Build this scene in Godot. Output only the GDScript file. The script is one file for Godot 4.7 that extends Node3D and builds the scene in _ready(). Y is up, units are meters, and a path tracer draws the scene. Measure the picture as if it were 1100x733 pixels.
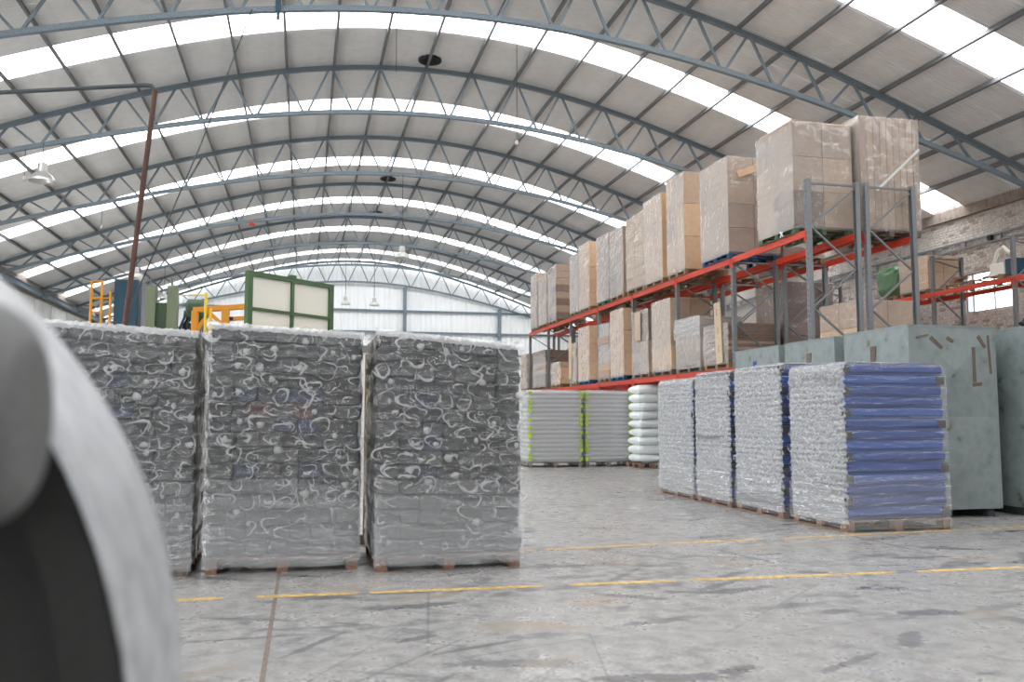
extends Node3D
# A vaulted warehouse: wrapped stacks on a concrete floor, orange pallet racks, arched trusses, skylight strips.
# x is across the hall, depth d runs along it (z = -d), y is up. Metres.

const BAY := 7.0
const XC := 3.51
const XL := -12.9
const XR := 20.0
const D_FIRST := 19.67
const D_END := 62.0
const D_BACK := -29.4

var mats := {}
var rng := RandomNumberGenerator.new()
var unit_box: ArrayMesh
var used := {}
var sheet_meshes: Array = []
var noise_a := FastNoiseLite.new()
var noise_b := FastNoiseLite.new()

# ---------------------------------------------------------------- mesh builder
class MB:
	var v := PackedVector3Array()
	var n := PackedVector3Array()
	var i := PackedInt32Array()
	var uv := PackedVector2Array()
	func tri(a: Vector3, b: Vector3, c: Vector3, na: Vector3, nb: Vector3, nc: Vector3) -> void:
		var k := v.size()
		v.push_back(a); v.push_back(b); v.push_back(c)
		n.push_back(na); n.push_back(nb); n.push_back(nc)
		i.push_back(k)
		if (c - a).cross(b - a).dot(na + nb + nc) >= 0.0:
			i.push_back(k + 1); i.push_back(k + 2)
		else:
			i.push_back(k + 2); i.push_back(k + 1)
	func flat(a: Vector3, b: Vector3, c: Vector3, out: Vector3) -> void:
		var nn := (c - a).cross(b - a).normalized()
		if nn.dot(out) < 0.0:
			nn = -nn
		tri(a, b, c, nn, nn, nn)
	func quad(a: Vector3, b: Vector3, c: Vector3, d: Vector3, out: Vector3) -> void:
		flat(a, b, c, out)
		flat(a, c, d, out)
	func box(c: Vector3, s: Vector3, bs := Basis()) -> void:
		var h := s * 0.5
		for ax in 3:
			for sg in [-1.0, 1.0]:
				var nn := Vector3()
				nn[ax] = sg
				var u := Vector3(); var w := Vector3()
				u[(ax + 1) % 3] = 1.0
				w[(ax + 2) % 3] = 1.0
				var p := nn * h[ax]
				var uu := u * h[(ax + 1) % 3]
				var ww := w * h[(ax + 2) % 3]
				quad(c + bs * (p - uu - ww), c + bs * (p + uu - ww), c + bs * (p + uu + ww), c + bs * (p - uu + ww), bs * nn)
	# a box with chamfered edges (44 triangles)
	func cbox(c: Vector3, s: Vector3, ch: float, bs := Basis()) -> void:
		var h := s * 0.5
		ch = minf(ch, minf(h.x, minf(h.y, h.z)) * 0.9)
		for ax in 3:
			var a1 := (ax + 1) % 3
			var a2 := (ax + 2) % 3
			for sg in [-1.0, 1.0]:
				var pts := []
				for q in [[-1, -1], [1, -1], [1, 1], [-1, 1]]:
					var p := Vector3()
					p[ax] = sg * h[ax]
					p[a1] = q[0] * (h[a1] - ch)
					p[a2] = q[1] * (h[a2] - ch)
					pts.append(c + bs * p)
				var nn := Vector3()
				nn[ax] = sg
				quad(pts[0], pts[1], pts[2], pts[3], bs * nn)
			# edges parallel to ax
			for s1 in [-1.0, 1.0]:
				for s2 in [-1.0, 1.0]:
					var e := []
					for t in [-1.0, 1.0]:
						var p := Vector3()
						p[ax] = t * (h[ax] - ch)
						p[a1] = s1 * h[a1]
						p[a2] = s2 * (h[a2] - ch)
						e.append(c + bs * p)
						p[a1] = s1 * (h[a1] - ch)
						p[a2] = s2 * h[a2]
						e.append(c + bs * p)
					var o := Vector3()
					o[a1] = s1
					o[a2] = s2
					quad(e[0], e[1], e[3], e[2], bs * o)
		for sx in [-1.0, 1.0]:
			for sy in [-1.0, 1.0]:
				for sz in [-1.0, 1.0]:
					var k := Vector3(sx, sy, sz)
					var a := Vector3(sx * h.x, sy * (h.y - ch), sz * (h.z - ch))
					var b := Vector3(sx * (h.x - ch), sy * h.y, sz * (h.z - ch))
					var d := Vector3(sx * (h.x - ch), sy * (h.y - ch), sz * h.z)
					flat(c + bs * a, c + bs * b, c + bs * d, bs * k)
	# a straight bar of rectangular section from a to b
	func bar(a: Vector3, b: Vector3, w: float, t: float, up := Vector3.UP, ch := 0.0) -> void:
		var z := (b - a).normalized()
		if absf(z.dot(up)) > 0.98:
			up = Vector3.RIGHT
		var x := up.cross(z).normalized()
		var y := z.cross(x)
		var bs := Basis(x, y, z)
		if ch > 0.0:
			cbox((a + b) * 0.5, Vector3(w, t, a.distance_to(b)), ch, bs)
		else:
			box((a + b) * 0.5, Vector3(w, t, a.distance_to(b)), bs)
	# a round tube along points
	func tube(pts: Array, r: float, sides := 8, caps := true) -> void:
		var rings := []
		var last_x := Vector3.ZERO
		for k in pts.size():
			var t: Vector3 = (pts[mini(k + 1, pts.size() - 1)] - pts[maxi(k - 1, 0)]).normalized()
			var x := last_x - t * last_x.dot(t)
			if x.length() < 0.01:
				x = Vector3.UP.cross(t)
				if x.length() < 0.05:
					x = Vector3.RIGHT.cross(t)
			x = x.normalized()
			last_x = x
			var y := t.cross(x)
			var ring := []
			for s in sides:
				var an := TAU * s / sides
				var nn := x * cos(an) + y * sin(an)
				ring.append([pts[k] + nn * r, nn])
			rings.append(ring)
		for k in rings.size() - 1:
			for s in sides:
				var s2 := (s + 1) % sides
				var a = rings[k][s]; var b = rings[k][s2]; var c = rings[k + 1][s2]; var d = rings[k + 1][s]
				tri(a[0], b[0], c[0], a[1], b[1], c[1])
				tri(a[0], c[0], d[0], a[1], c[1], d[1])
		if caps:
			for e in [0, rings.size() - 1]:
				var o: Vector3 = (pts[0] - pts[1]) if e == 0 else (pts[-1] - pts[-2])
				for s in sides - 2:
					flat(rings[e][0][0], rings[e][s + 1][0], rings[e][s + 2][0], o)
	# a profile of (radius, along) pairs turned about an axis
	func lathe(base: Vector3, axis: Vector3, prof: Array, seg := 20, closed := true) -> void:
		var x := axis.cross(Vector3(0.3, 0.2, 0.9)).normalized()
		var y := axis.cross(x).normalized()
		for k in prof.size() - 1:
			var p: Vector2 = prof[k]
			var q: Vector2 = prof[k + 1]
			var dd := (q - p).normalized()
			var nr := dd.y
			var na := -dd.x
			for s in seg:
				var a0 := TAU * s / seg
				var a1 := TAU * (s + 1) / seg
				var e0 := x * cos(a0) + y * sin(a0)
				var e1 := x * cos(a1) + y * sin(a1)
				var n0 := e0 * nr + axis * na
				var n1 := e1 * nr + axis * na
				var a := base + e0 * p.x + axis * p.y
				var b := base + e1 * p.x + axis * p.y
				var c := base + e1 * q.x + axis * q.y
				var d := base + e0 * q.x + axis * q.y
				if p.x > 0.0001:
					tri(a, b, c, n0, n1, n1)
				if q.x > 0.0001:
					tri(a, c, d, n0, n1, n0)
	# a grid of points, nu by nv, smooth normals that look towards out
	func grid(p: PackedVector3Array, nu: int, nv: int, out: Vector3) -> void:
		var k0 := v.size()
		v.append_array(p)
		var nn := PackedVector3Array()
		nn.resize(p.size())
		for r in nv:
			for c in nu:
				var a := p[r * nu + mini(c + 1, nu - 1)] - p[r * nu + maxi(c - 1, 0)]
				var b := p[mini(r + 1, nv - 1) * nu + c] - p[maxi(r - 1, 0) * nu + c]
				nn[r * nu + c] = a.cross(b).normalized()
		var mid := nn[(nv / 2) * nu + nu / 2]
		var flip := mid.dot(out) < 0.0
		if flip:
			for k in nn.size():
				nn[k] = -nn[k]
		n.append_array(nn)
		var ii := PackedInt32Array()
		ii.resize((nu - 1) * (nv - 1) * 6)
		var w := 0
		for r in nv - 1:
			for c in nu - 1:
				var a := k0 + r * nu + c
				var b := a + 1
				var d := a + nu
				var e := d + 1
				if flip:
					ii[w] = a; ii[w + 1] = b; ii[w + 2] = e
					ii[w + 3] = a; ii[w + 4] = e; ii[w + 5] = d
				else:
					ii[w] = a; ii[w + 1] = e; ii[w + 2] = b
					ii[w + 3] = a; ii[w + 4] = d; ii[w + 5] = e
				w += 6
		i.append_array(ii)
	func done() -> ArrayMesh:
		var m := ArrayMesh.new()
		var arr := []
		arr.resize(Mesh.ARRAY_MAX)
		arr[Mesh.ARRAY_VERTEX] = v
		arr[Mesh.ARRAY_NORMAL] = n
		if uv.size() == v.size():
			arr[Mesh.ARRAY_TEX_UV] = uv
		arr[Mesh.ARRAY_INDEX] = i
		m.add_surface_from_arrays(Mesh.PRIMITIVE_TRIANGLES, arr)
		return m

# ---------------------------------------------------------------- scene helpers
func W(x: float, y: float, d: float) -> Vector3:
	return Vector3(x, y, -d)

func numbered(called: String) -> String:
	if not used.has(called):
		used[called] = 0
		return called
	used[called] += 1
	return "%s_%03d" % [called, used[called]]

func thing(called: String, label: String, category: String, at: Vector3, group := "") -> Node3D:
	var o := Node3D.new()
	o.name = numbered(called)
	add_child(o, true)
	o.position = at
	o.set_meta("label", label)
	o.set_meta("category", category)
	if group:
		o.set_meta("group", group)
	return o

func structure(called: String, label: String) -> Node3D:
	var o := Node3D.new()
	o.name = called
	add_child(o, true)
	o.set_meta("kind", "structure")
	o.set_meta("label", label)
	return o

func part(parent: Node3D, called: String, mesh: Mesh, m: Material, at := Vector3.ZERO, bs := Basis()) -> MeshInstance3D:
	var o := MeshInstance3D.new()
	o.name = called
	o.mesh = mesh
	o.material_override = m
	o.transform = Transform3D(bs, at)
	parent.add_child(o, true)
	return o

func group_part(parent: Node3D, called: String, at := Vector3.ZERO) -> Node3D:
	var o := Node3D.new()
	o.name = called
	parent.add_child(o, true)
	o.position = at
	return o

func boxpart(parent: Node3D, called: String, m: Material, c: Vector3, s: Vector3, rot := 0.0) -> MeshInstance3D:
	return part(parent, called, unit_box, m, c, Basis(Vector3.UP, rot) * Basis.from_scale(s))

func barpart(parent: Node3D, called: String, m: Material, a: Vector3, b: Vector3, w: float, t: float, ch := 0.0) -> MeshInstance3D:
	var mb := MB.new()
	var mid := (a + b) * 0.5
	mb.bar(a - mid, b - mid, w, t, Vector3.UP, ch)
	return part(parent, called, mb.done(), m, mid)

func tubepart(parent: Node3D, called: String, m: Material, pts: Array, r: float, sides := 8) -> MeshInstance3D:
	var mb := MB.new()
	mb.tube(pts, r, sides)
	return part(parent, called, mb.done(), m)

func noise_tex(seed_: int, freq: float, ramp: Array, octaves := 4, size := 512, kind := FastNoiseLite.TYPE_SIMPLEX_SMOOTH) -> NoiseTexture2D:
	var f := FastNoiseLite.new()
	f.seed = seed_
	f.noise_type = kind
	f.frequency = freq
	f.fractal_octaves = octaves
	var t := NoiseTexture2D.new()
	t.width = size
	t.height = size
	t.seamless = true
	t.noise = f
	var g := Gradient.new()
	g.offsets = PackedFloat32Array(ramp.map(func(r): return r[0]))
	g.colors = PackedColorArray(ramp.map(func(r): return r[1]))
	t.color_ramp = g
	return t

func mat(called: String, c: Color, rough := 0.6, metal := 0.0, tex: Texture2D = null, scale := 1.0, bump: Texture2D = null, depth := 0.2) -> StandardMaterial3D:
	var m := StandardMaterial3D.new()
	m.resource_name = called
	m.albedo_color = c
	m.roughness = rough
	m.metallic = metal
	if tex or bump:
		m.uv1_triplanar = true
		m.uv1_world_triplanar = true
		m.uv1_scale = Vector3.ONE * scale
	if tex:
		m.albedo_texture = tex
	if bump:
		m.heightmap_enabled = true
		m.heightmap_texture = bump
		m.heightmap_scale = depth
	mats[called] = m
	return m

func film(called: String, alpha: float, rough: float, tint := Color(0.86, 0.87, 0.88)) -> void:
	var m := StandardMaterial3D.new()
	m.resource_name = called
	m.albedo_color = Color(tint.r, tint.g, tint.b, alpha)
	m.transparency = BaseMaterial3D.TRANSPARENCY_ALPHA
	m.cull_mode = BaseMaterial3D.CULL_DISABLED
	m.roughness = rough
	m.metallic_specular = 0.6
	mats[called] = m

func g(v: float) -> Color:
	return Color(v, v, v)

# the vault: height of the top chord's middle, and of the bottom chord's
func top_y(x: float) -> float:
	var u := (x - XC) / BAY
	return 1.4 + BAY * (1.54918 - 0.16851 * u * u + 0.01434 * pow(u, 4) - 0.00093 * pow(u, 6))

func bot_y(x: float) -> float:
	var u := (x - XC) / BAY
	return 1.4 + BAY * (1.3446 - 0.12701 * u * u + 0.01183 * pow(u, 4) - 0.00092 * pow(u, 6))

# points along the top chord at equal steps of arc from the crown
func purlin_xs() -> Array:
	var xs := [XC]
	for sg in [-1.0, 1.0]:
		var x := XC
		var acc := 0.0
		while absf(x - XC) < 16.38:
			var nx: float = x + sg * 0.005
			acc += Vector2(nx - x, top_y(nx) - top_y(x)).length()
			x = nx
			if acc >= 1.425:
				acc = 0.0
				xs.append(x)
	xs.sort()
	return xs

# ---------------------------------------------------------------- build
func _ready() -> void:
	rng.seed = 7
	camera_and_light()
	materials()
	make_unit_meshes()
	build_floor()
	build_roof()
	build_walls()
	build_trusses()
	build_racks()
	build_loads()
	build_grey_stacks()
	build_blue_stacks()
	build_silver_stacks()
	build_tanks()
	build_machines()
	build_lamps_and_fittings()
	build_flywheel()

func camera_and_light() -> void:
	var cam := Camera3D.new()
	cam.name = "camera"
	cam.position = Vector3(0, 1.4, 0)
	cam.rotation = Vector3(0.0863, -0.2313, 0)
	cam.fov = rad_to_deg(2.0 * atan(366.5 / 945.0))
	cam.near = 0.05
	cam.far = 400.0
	var at := CameraAttributesPhysical.new()
	at.frustum_focal_length = 12.0 / (366.5 / 945.0)
	at.frustum_focus_distance = 15.0
	at.exposure_aperture = 2.4
	at.frustum_near = 0.05
	at.frustum_far = 400.0
	cam.attributes = at
	add_child(cam)
	cam.current = true
	var e := Environment.new()
	var sky := Sky.new()
	var sm := ProceduralSkyMaterial.new()
	# an even overcast sky
	sm.sky_top_color = Color(0.985, 0.99, 1.0)
	sm.sky_horizon_color = Color(0.985, 0.99, 1.0)
	sm.ground_horizon_color = Color(0.62, 0.615, 0.605)
	sm.ground_bottom_color = Color(0.62, 0.615, 0.605)
	sm.sun_angle_max = 0.0
	sky.sky_material = sm
	e.background_mode = Environment.BG_SKY
	e.sky = sky
	e.background_energy_multiplier = 9.6
	e.tonemap_mode = Environment.TONE_MAPPER_LINEAR
	e.tonemap_exposure = 1.0
	e.sdfgi_enabled = true
	e.ssao_enabled = true
	e.ssil_enabled = true
	var we := WorldEnvironment.new()
	we.name = "sky_light"
	we.environment = e
	add_child(we)

func materials() -> void:
	noise_a.seed = 3
	noise_a.frequency = 0.02
	noise_a.fractal_octaves = 4
	noise_b.seed = 11
	noise_b.frequency = 0.08
	noise_b.fractal_octaves = 3
	var fine := noise_tex(1, 0.05, [[0.0, g(0.72)], [0.5, g(0.92)], [1.0, g(1.0)]])
	var mottle := noise_tex(2, 0.012, [[0.0, g(0.7)], [0.45, g(0.9)], [1.0, g(1.0)]], 5)
	var pale := noise_tex(12, 0.012, [[0.0, g(0.92)], [0.45, g(0.97)], [1.0, g(1.0)]], 5)
	var grain := noise_tex(5, 0.03, [[0.0, g(0.6)], [0.5, g(0.88)], [1.0, g(1.0)]], 5)
	var rust := noise_tex(6, 0.018, [[0.0, Color(0.55, 0.47, 0.4)], [0.1, Color(0.7, 0.66, 0.6)], [0.2, Color(0.9, 0.91, 0.9)], [0.6, Color(1, 1, 1)], [1.0, Color(0.88, 0.9, 0.9)]], 5)
	var bump := noise_tex(9, 0.06, [[0.0, g(0.0)], [1.0, g(1.0)]], 4)
	mat("steel_blue", Color(0.50, 0.56, 0.60), 0.5, 0.0, fine, 0.8)
	mat("purlin", Color(0.52, 0.53, 0.54), 0.55, 0.0, fine, 0.8)
	mat("roof_sheet", Color(0.925, 0.925, 0.92), 0.5, 0.0, pale, 0.35)
	mat("end_sheet", Color(0.97, 0.98, 0.98), 0.55)
	mat("panel_white", Color(0.88, 0.88, 0.86), 0.7, 0.0, pale, 0.3)
	mat("wall_conc", Color(0.72, 0.72, 0.71), 0.85, 0.0, mottle, 0.4, bump, 0.4)
	mat("joint", Color(0.80, 0.77, 0.74), 0.95, 0.0, fine, 1.0)
	mat("brick_a", Color(0.90, 0.875, 0.85), 0.9, 0.0, mottle, 1.3, bump, 0.5)
	mat("brick_b", Color(0.86, 0.83, 0.80), 0.9, 0.0, mottle, 1.1, bump, 0.5)
	mat("brick_c", Color(0.76, 0.71, 0.67), 0.9, 0.0, grain, 1.7, bump, 0.5)
	mat("conc_beam", Color(0.62, 0.57, 0.53), 0.9, 0.0, mottle, 0.5)
	mat("rack_grey", Color(0.56, 0.57, 0.58), 0.42, 0.3, fine, 1.5)
	mat("rack_orange", Color(0.89, 0.27, 0.16), 0.45, 0.0, fine, 1.0)
	mat("wood", Color(0.66, 0.53, 0.41), 0.85, 0.0, grain, 1.6)
	mat("wood_grey", Color(0.52, 0.47, 0.42), 0.9, 0.0, grain, 1.6)
	mat("wood_red", Color(0.60, 0.47, 0.39), 0.9, 0.0, grain, 1.6)
	mat("wood_blue", Color(0.16, 0.38, 0.56), 0.75, 0.0, grain, 1.6)
	mat("wood_green", Color(0.37, 0.46, 0.34), 0.8, 0.0, grain, 1.6)
	mat("wood_dark", Color(0.26, 0.27, 0.29), 0.8, 0.0, grain, 1.6)
	mat("card_a", Color(0.77, 0.67, 0.58), 0.8, 0.0, pale, 0.8)
	mat("card_b", Color(0.71, 0.62, 0.55), 0.8, 0.0, pale, 0.8)
	mat("card_c", Color(0.88, 0.75, 0.61), 0.8, 0.0, pale, 0.8)
	mat("card_d", Color(0.56, 0.48, 0.43), 0.85, 0.0, pale, 0.8)
	mat("card_pale", Color(0.86, 0.77, 0.66), 0.8, 0.0, fine, 0.8)
	mat("ink", Color(0.12, 0.1, 0.1), 0.8)
	mat("tape_white", Color(0.88, 0.88, 0.87), 0.5)
	mat("bundle_grey", Color(0.235, 0.24, 0.25), 0.4, 0.2, fine, 2.0)
	mat("bundle_dark", Color(0.17, 0.175, 0.18), 0.4, 0.2, fine, 2.0)
	mat("bundle_light", Color(0.31, 0.315, 0.32), 0.38, 0.2, fine, 2.0)
	mat("bundle_blue", Color(0.14, 0.18, 0.30), 0.45, 0.1, fine, 2.0)
	mat("bundle_red", Color(0.30, 0.17, 0.17), 0.45, 0.1, fine, 2.0)
	mat("blue_paint", Color(0.10, 0.28, 0.60), 0.4, 0.0, fine, 1.2)
	mat("blue_paint_b", Color(0.17, 0.35, 0.67), 0.4, 0.0, fine, 1.2)
	mat("cap_dark", Color(0.20, 0.19, 0.19), 0.6)
	mat("silver", Color(0.86, 0.865, 0.87), 0.35, 0.15, fine, 1.5)
	mat("lime", Color(0.68, 0.80, 0.20), 0.55)
	mat("puffy", Color(0.93, 0.95, 0.95), 0.5)
	mat("tank", Color(0.53, 0.565, 0.565), 0.55, 0.1, rust, 0.28)
	mat("black", Color(0.09, 0.09, 0.095), 0.6)
	mat("rubbish", Color(0.16, 0.17, 0.19), 0.5)
	mat("orange_yellow", Color(0.93, 0.63, 0.16), 0.5, 0.0, fine, 1.0)
	mat("yellow", Color(0.92, 0.78, 0.22), 0.5)
	mat("teal", Color(0.13, 0.30, 0.38), 0.5, 0.0, fine, 0.7)
	mat("green_pale", Color(0.52, 0.57, 0.46), 0.55, 0.0, fine, 0.8)
	mat("green_frame", Color(0.31, 0.44, 0.28), 0.5, 0.0, fine, 0.8)
	mat("green_machine", Color(0.30, 0.40, 0.29), 0.5, 0.0, fine, 0.8)
	mat("cream", Color(0.93, 0.92, 0.87), 0.55)
	mat("rust_pipe", Color(0.42, 0.30, 0.26), 0.7, 0.2, grain, 2.0)
	mat("dark_pipe", Color(0.25, 0.27, 0.29), 0.6, 0.1)
	mat("lamp_metal", Color(0.80, 0.80, 0.78), 0.3, 0.5)
	mat("lamp_glass", Color(0.83, 0.76, 0.70), 0.25, 0.0)
	mat("wire", Color(0.25, 0.26, 0.28), 0.6)
	mat("red", Color(0.75, 0.18, 0.12), 0.5)
	mat("conduit", Color(0.55, 0.58, 0.6), 0.4, 0.4)
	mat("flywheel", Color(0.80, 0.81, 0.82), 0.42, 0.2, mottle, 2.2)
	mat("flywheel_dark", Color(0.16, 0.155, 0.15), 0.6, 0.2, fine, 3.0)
	mat("flywheel_arm", Color(0.46, 0.46, 0.46), 0.5, 0.2, fine, 3.0)
	mat("green_film", Color(0.36, 0.50, 0.36), 0.3)
	film("skylight", 0.12, 0.12, Color(0.95, 0.97, 1.0))
	film("glass", 0.08, 0.05)
	film("film_thin", 0.09, 0.16)
	film("film_mid", 0.2, 0.16, Color(0.87, 0.86, 0.85))
	film("film_grey", 0.09, 0.17)
	film("film_band", 0.10, 0.2)
	film("film_milk", 0.36, 0.2)
	film("film_load", 0.36, 0.18, Color(0.87, 0.86, 0.85))
	film("film_clear", 0.14, 0.14)
	film("film_fold_highlight", 0.42, 0.3, Color(0.93, 0.935, 0.94))  # whiter film, with highlights put into its colour
	film("film_glint_strand", 0.36, 0.3, Color(0.93, 0.935, 0.94))  # bunched film, its glints painted as white
	mat("end_grey", Color(0.52, 0.53, 0.54), 0.5, 0.2, grain, 3.0)
	mat("rust_smear", Color(0.47, 0.42, 0.38), 0.85, 0.0, grain, 3.0)
	mat("joint_fill", Color(0.55, 0.50, 0.46), 0.85, 0.0, grain, 2.0)

func make_unit_meshes() -> void:
	var mb := MB.new()
	mb.cbox(Vector3.ZERO, Vector3.ONE, 0.012)
	unit_box = mb.done()
	# three sheets of wrinkled stretch film, one metre square in x and y, bulging along z by centimetres
	for k in 4:
		var nu := 46
		var nv := 70
		var p := PackedVector3Array()
		p.resize(nu * nv)
		for r in nv:
			for c in nu:
				var u := float(c) / (nu - 1)
				var w := float(r) / (nv - 1)
				var h := 0.016 * noise_a.get_noise_2d(u * 34.0 + k * 91.0, w * 210.0)
				h += 0.010 * noise_b.get_noise_2d(u * 22.0 + w * 18.0 + k * 57.0, w * 120.0 - u * 14.0)
				h += 0.006 * (1.0 - absf(noise_a.get_noise_2d(u * 60.0 + w * 90.0 + k * 31.0, 40.0 + w * 60.0 - u * 120.0)) * 4.0)
				var edge := minf(minf(u, 1.0 - u), minf(w, 1.0 - w))
				h -= 0.012 * clampf(1.0 - edge * 14.0, 0.0, 1.0)
				p[r * nu + c] = Vector3(u - 0.5, w - 0.5, h)
		var fb := MB.new()
		fb.grid(p, nu, nv, Vector3(0, 0, 1))
		sheet_meshes.append(fb.done())

# ---------------------------------------------------------------- floor
func build_floor() -> void:
	# the concrete's own marks: worn patches, dark scuffs and ochre stains
	var n := 1536
	var f1 := FastNoiseLite.new(); f1.seed = 21; f1.frequency = 0.006; f1.fractal_octaves = 6
	var f2 := FastNoiseLite.new(); f2.seed = 22; f2.frequency = 0.035; f2.fractal_octaves = 5
	var f3 := FastNoiseLite.new(); f3.seed = 23; f3.frequency = 0.2; f3.fractal_octaves = 2
	var a := f1.get_seamless_image(n, n).get_data()
	var b := f2.get_seamless_image(n, n).get_data()
	var c := f3.get_seamless_image(n, n).get_data()
	var px := PackedByteArray()
	px.resize(n * n * 3)
	var ro := PackedByteArray()
	ro.resize(n * n)
	for k in n * n:
		var va: int = a[k]
		var vb: int = b[k]
		var vc: int = c[k]
		var l := 151.0 + (va - 128) * 0.10 + (vb - 128) * 0.17 + (vc - 128) * 0.20
		# worn bright skin against the darker open pores
		if vb + (vc >> 1) > 226:
			l += 2.0
		elif vb + (vc >> 2) < 112:
			l -= 4.0
		px[k * 3] = clampi(int(l * 1.012), 0, 255)
		px[k * 3 + 1] = clampi(int(l * 1.0), 0, 255)
		px[k * 3 + 2] = clampi(int(l * 0.985), 0, 255)
		ro[k] = clampi(int(96.0 + (128 - vb) * 0.45 + (128 - va) * 0.3 + (vc - 128) * 0.15), 40, 220)
	var r := RandomNumberGenerator.new()
	r.seed = 5
	var marks := []
	for k in 560:
		marks.append([r.randf() * n, r.randf() * n, r.randf_range(8, 90) * r.randf_range(0.4, 1.0), r.randf_range(2.5, 12), r.randfn(0.0, 0.5), Color(0.40, 0.40, 0.405), r.randf_range(0.3, 0.95)])
	for k in 70:
		marks.append([r.randf() * n, r.randf() * n, r.randf_range(20, 60), r.randf_range(8, 22), r.randfn(0.0, 0.3), Color(0.60, 0.55, 0.49), r.randf_range(0.45, 0.8)])
	for k in 300:
		marks.append([r.randf() * n, r.randf() * n, r.randf_range(30, 190), r.randf_range(0.8, 1.6), r.randfn(0.0, 0.7), Color(0.36, 0.36, 0.36), r.randf_range(0.25, 0.6)])
	for m in marks:
		var ca := cos(m[4]); var sa := sin(m[4])
		var ext := int(m[2] + 4)
		for dy in range(-ext if absf(sa) > 0.5 else -int(absf(sa) * ext + m[3] + 4), (ext if absf(sa) > 0.5 else int(absf(sa) * ext + m[3] + 4)) + 1):
			for dx in range(-ext, ext + 1):
				var u: float = (dx * ca + dy * sa) / m[2]
				if absf(u) > 1.0:
					continue
				var w: float = (-dx * sa + dy * ca) / m[3]
				if absf(w) > 2.0:
					continue
				var X := posmod(int(m[0]) + dx, n)
				var Y := posmod(int(m[1]) + dy, n)
				var k := Y * n + X
				var q: float = u * u + w * w + (b[k] - 128) * 0.005 + (c[k] - 128) * 0.003
				if q < 1.0:
					var al: float = m[6] * clampf((1.0 - q) * 3.5, 0.0, 1.0)
					var col: Color = m[5]
					px[k * 3] = int(lerpf(px[k * 3], col.r * 255, al))
					px[k * 3 + 1] = int(lerpf(px[k * 3 + 1], col.g * 255, al))
					px[k * 3 + 2] = int(lerpf(px[k * 3 + 2], col.b * 255, al))
	var tex := ImageTexture.create_from_image(Image.create_from_data(n, n, false, Image.FORMAT_RGB8, px))
	var rt := ImageTexture.create_from_image(Image.create_from_data(n, n, false, Image.FORMAT_L8, ro))
	var m := StandardMaterial3D.new()
	m.resource_name = "concrete"
	m.albedo_texture = tex
	m.albedo_color = Color(1, 1, 1)
	m.roughness = 1.0
	m.roughness_texture = rt
	m.roughness_texture_channel = BaseMaterial3D.TEXTURE_CHANNEL_RED
	mats["concrete"] = m
	var fl := structure("floor", "grey worn concrete floor with scuffs and painted yellow lines")
	# slabs either side of the long joint
	var spans := [[XL - 0.3, -0.205], [-0.175, 6.3], [6.32, 12.8], [12.82, XR + 0.3]]
	for s in spans:
		var mb := MB.new()
		mb.box(Vector3((s[0] + s[1]) * 0.5, -0.1, -(D_END + D_BACK) * 0.5), Vector3(s[1] - s[0], 0.2, D_END - D_BACK))
		for p in mb.v:
			mb.uv.push_back(Vector2(p.x / 12.0, p.z / 12.0))
		part(fl, "slab", mb.done(), m)
	for s in [[-0.19, "wood_dark"], [6.31, "concrete"], [12.81, "concrete"]]:
		var wdt := 0.03 if s[0] < 0 else 0.02
		boxpart(fl, "joint_filler", mats["joint_fill"], Vector3(s[0], -0.013 if s[0] > 0 else -0.009, -(D_END + D_BACK) * 0.5), Vector3(wdt, 0.015, D_END - D_BACK))
	# painted lines, broken where forklifts have worn them away
	var paint := mat("line_paint", Color(0.88, 0.72, 0.40), 0.5, 0.0, noise_tex(31, 0.03, [[0.0, Color(0.72, 0.79, 1.0)], [0.42, Color(0.86, 0.88, 1.0)], [0.55, Color(1, 1, 1)], [1.0, Color(1.04, 1, 0.9)]], 5), 0.7)
	for ln in [[[-1.6, 7.32], [12.5, 6.86], 0.055], [[1.9, 9.1], [12.0, 9.82], 0.05]]:
		var p0: Array = ln[0]
		var p1: Array = ln[1]
		var x: float = p0[0]
		while x < p1[0]:
			var step := r.randf_range(0.35, 1.5)
			var x1 := minf(x + step, p1[0])
			var mb := MB.new()
			var seg := maxi(4, int((x1 - x) / 0.04))
			var up := []
			var lo := []
			for k in seg + 1:
				var t: float = (x + (x1 - x) * k / seg - p0[0]) / (p1[0] - p0[0])
				var xx: float = lerpf(p0[0], p1[0], t)
				var dd: float = lerpf(p0[1], p1[1], t)
				var taper := sin(PI * clampf(float(k) / seg, 0.04, 0.96))
				var hw: float = ln[2] * (0.55 + 0.45 * minf(1.0, taper * 3.0)) * r.randf_range(0.8, 1.05)
				up.append(W(xx, 0.0015, dd + hw))
				lo.append(W(xx, 0.0015, dd - hw * r.randf_range(0.8, 1.0)))
			for k in seg:
				mb.quad(up[k], up[k + 1], lo[k + 1], lo[k], Vector3.UP)
			part(fl, "painted_line", mb.done(), paint)
			x = x1 + (r.randf_range(0.02, 0.25) if r.randf() < 0.6 else 0.0)

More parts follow.
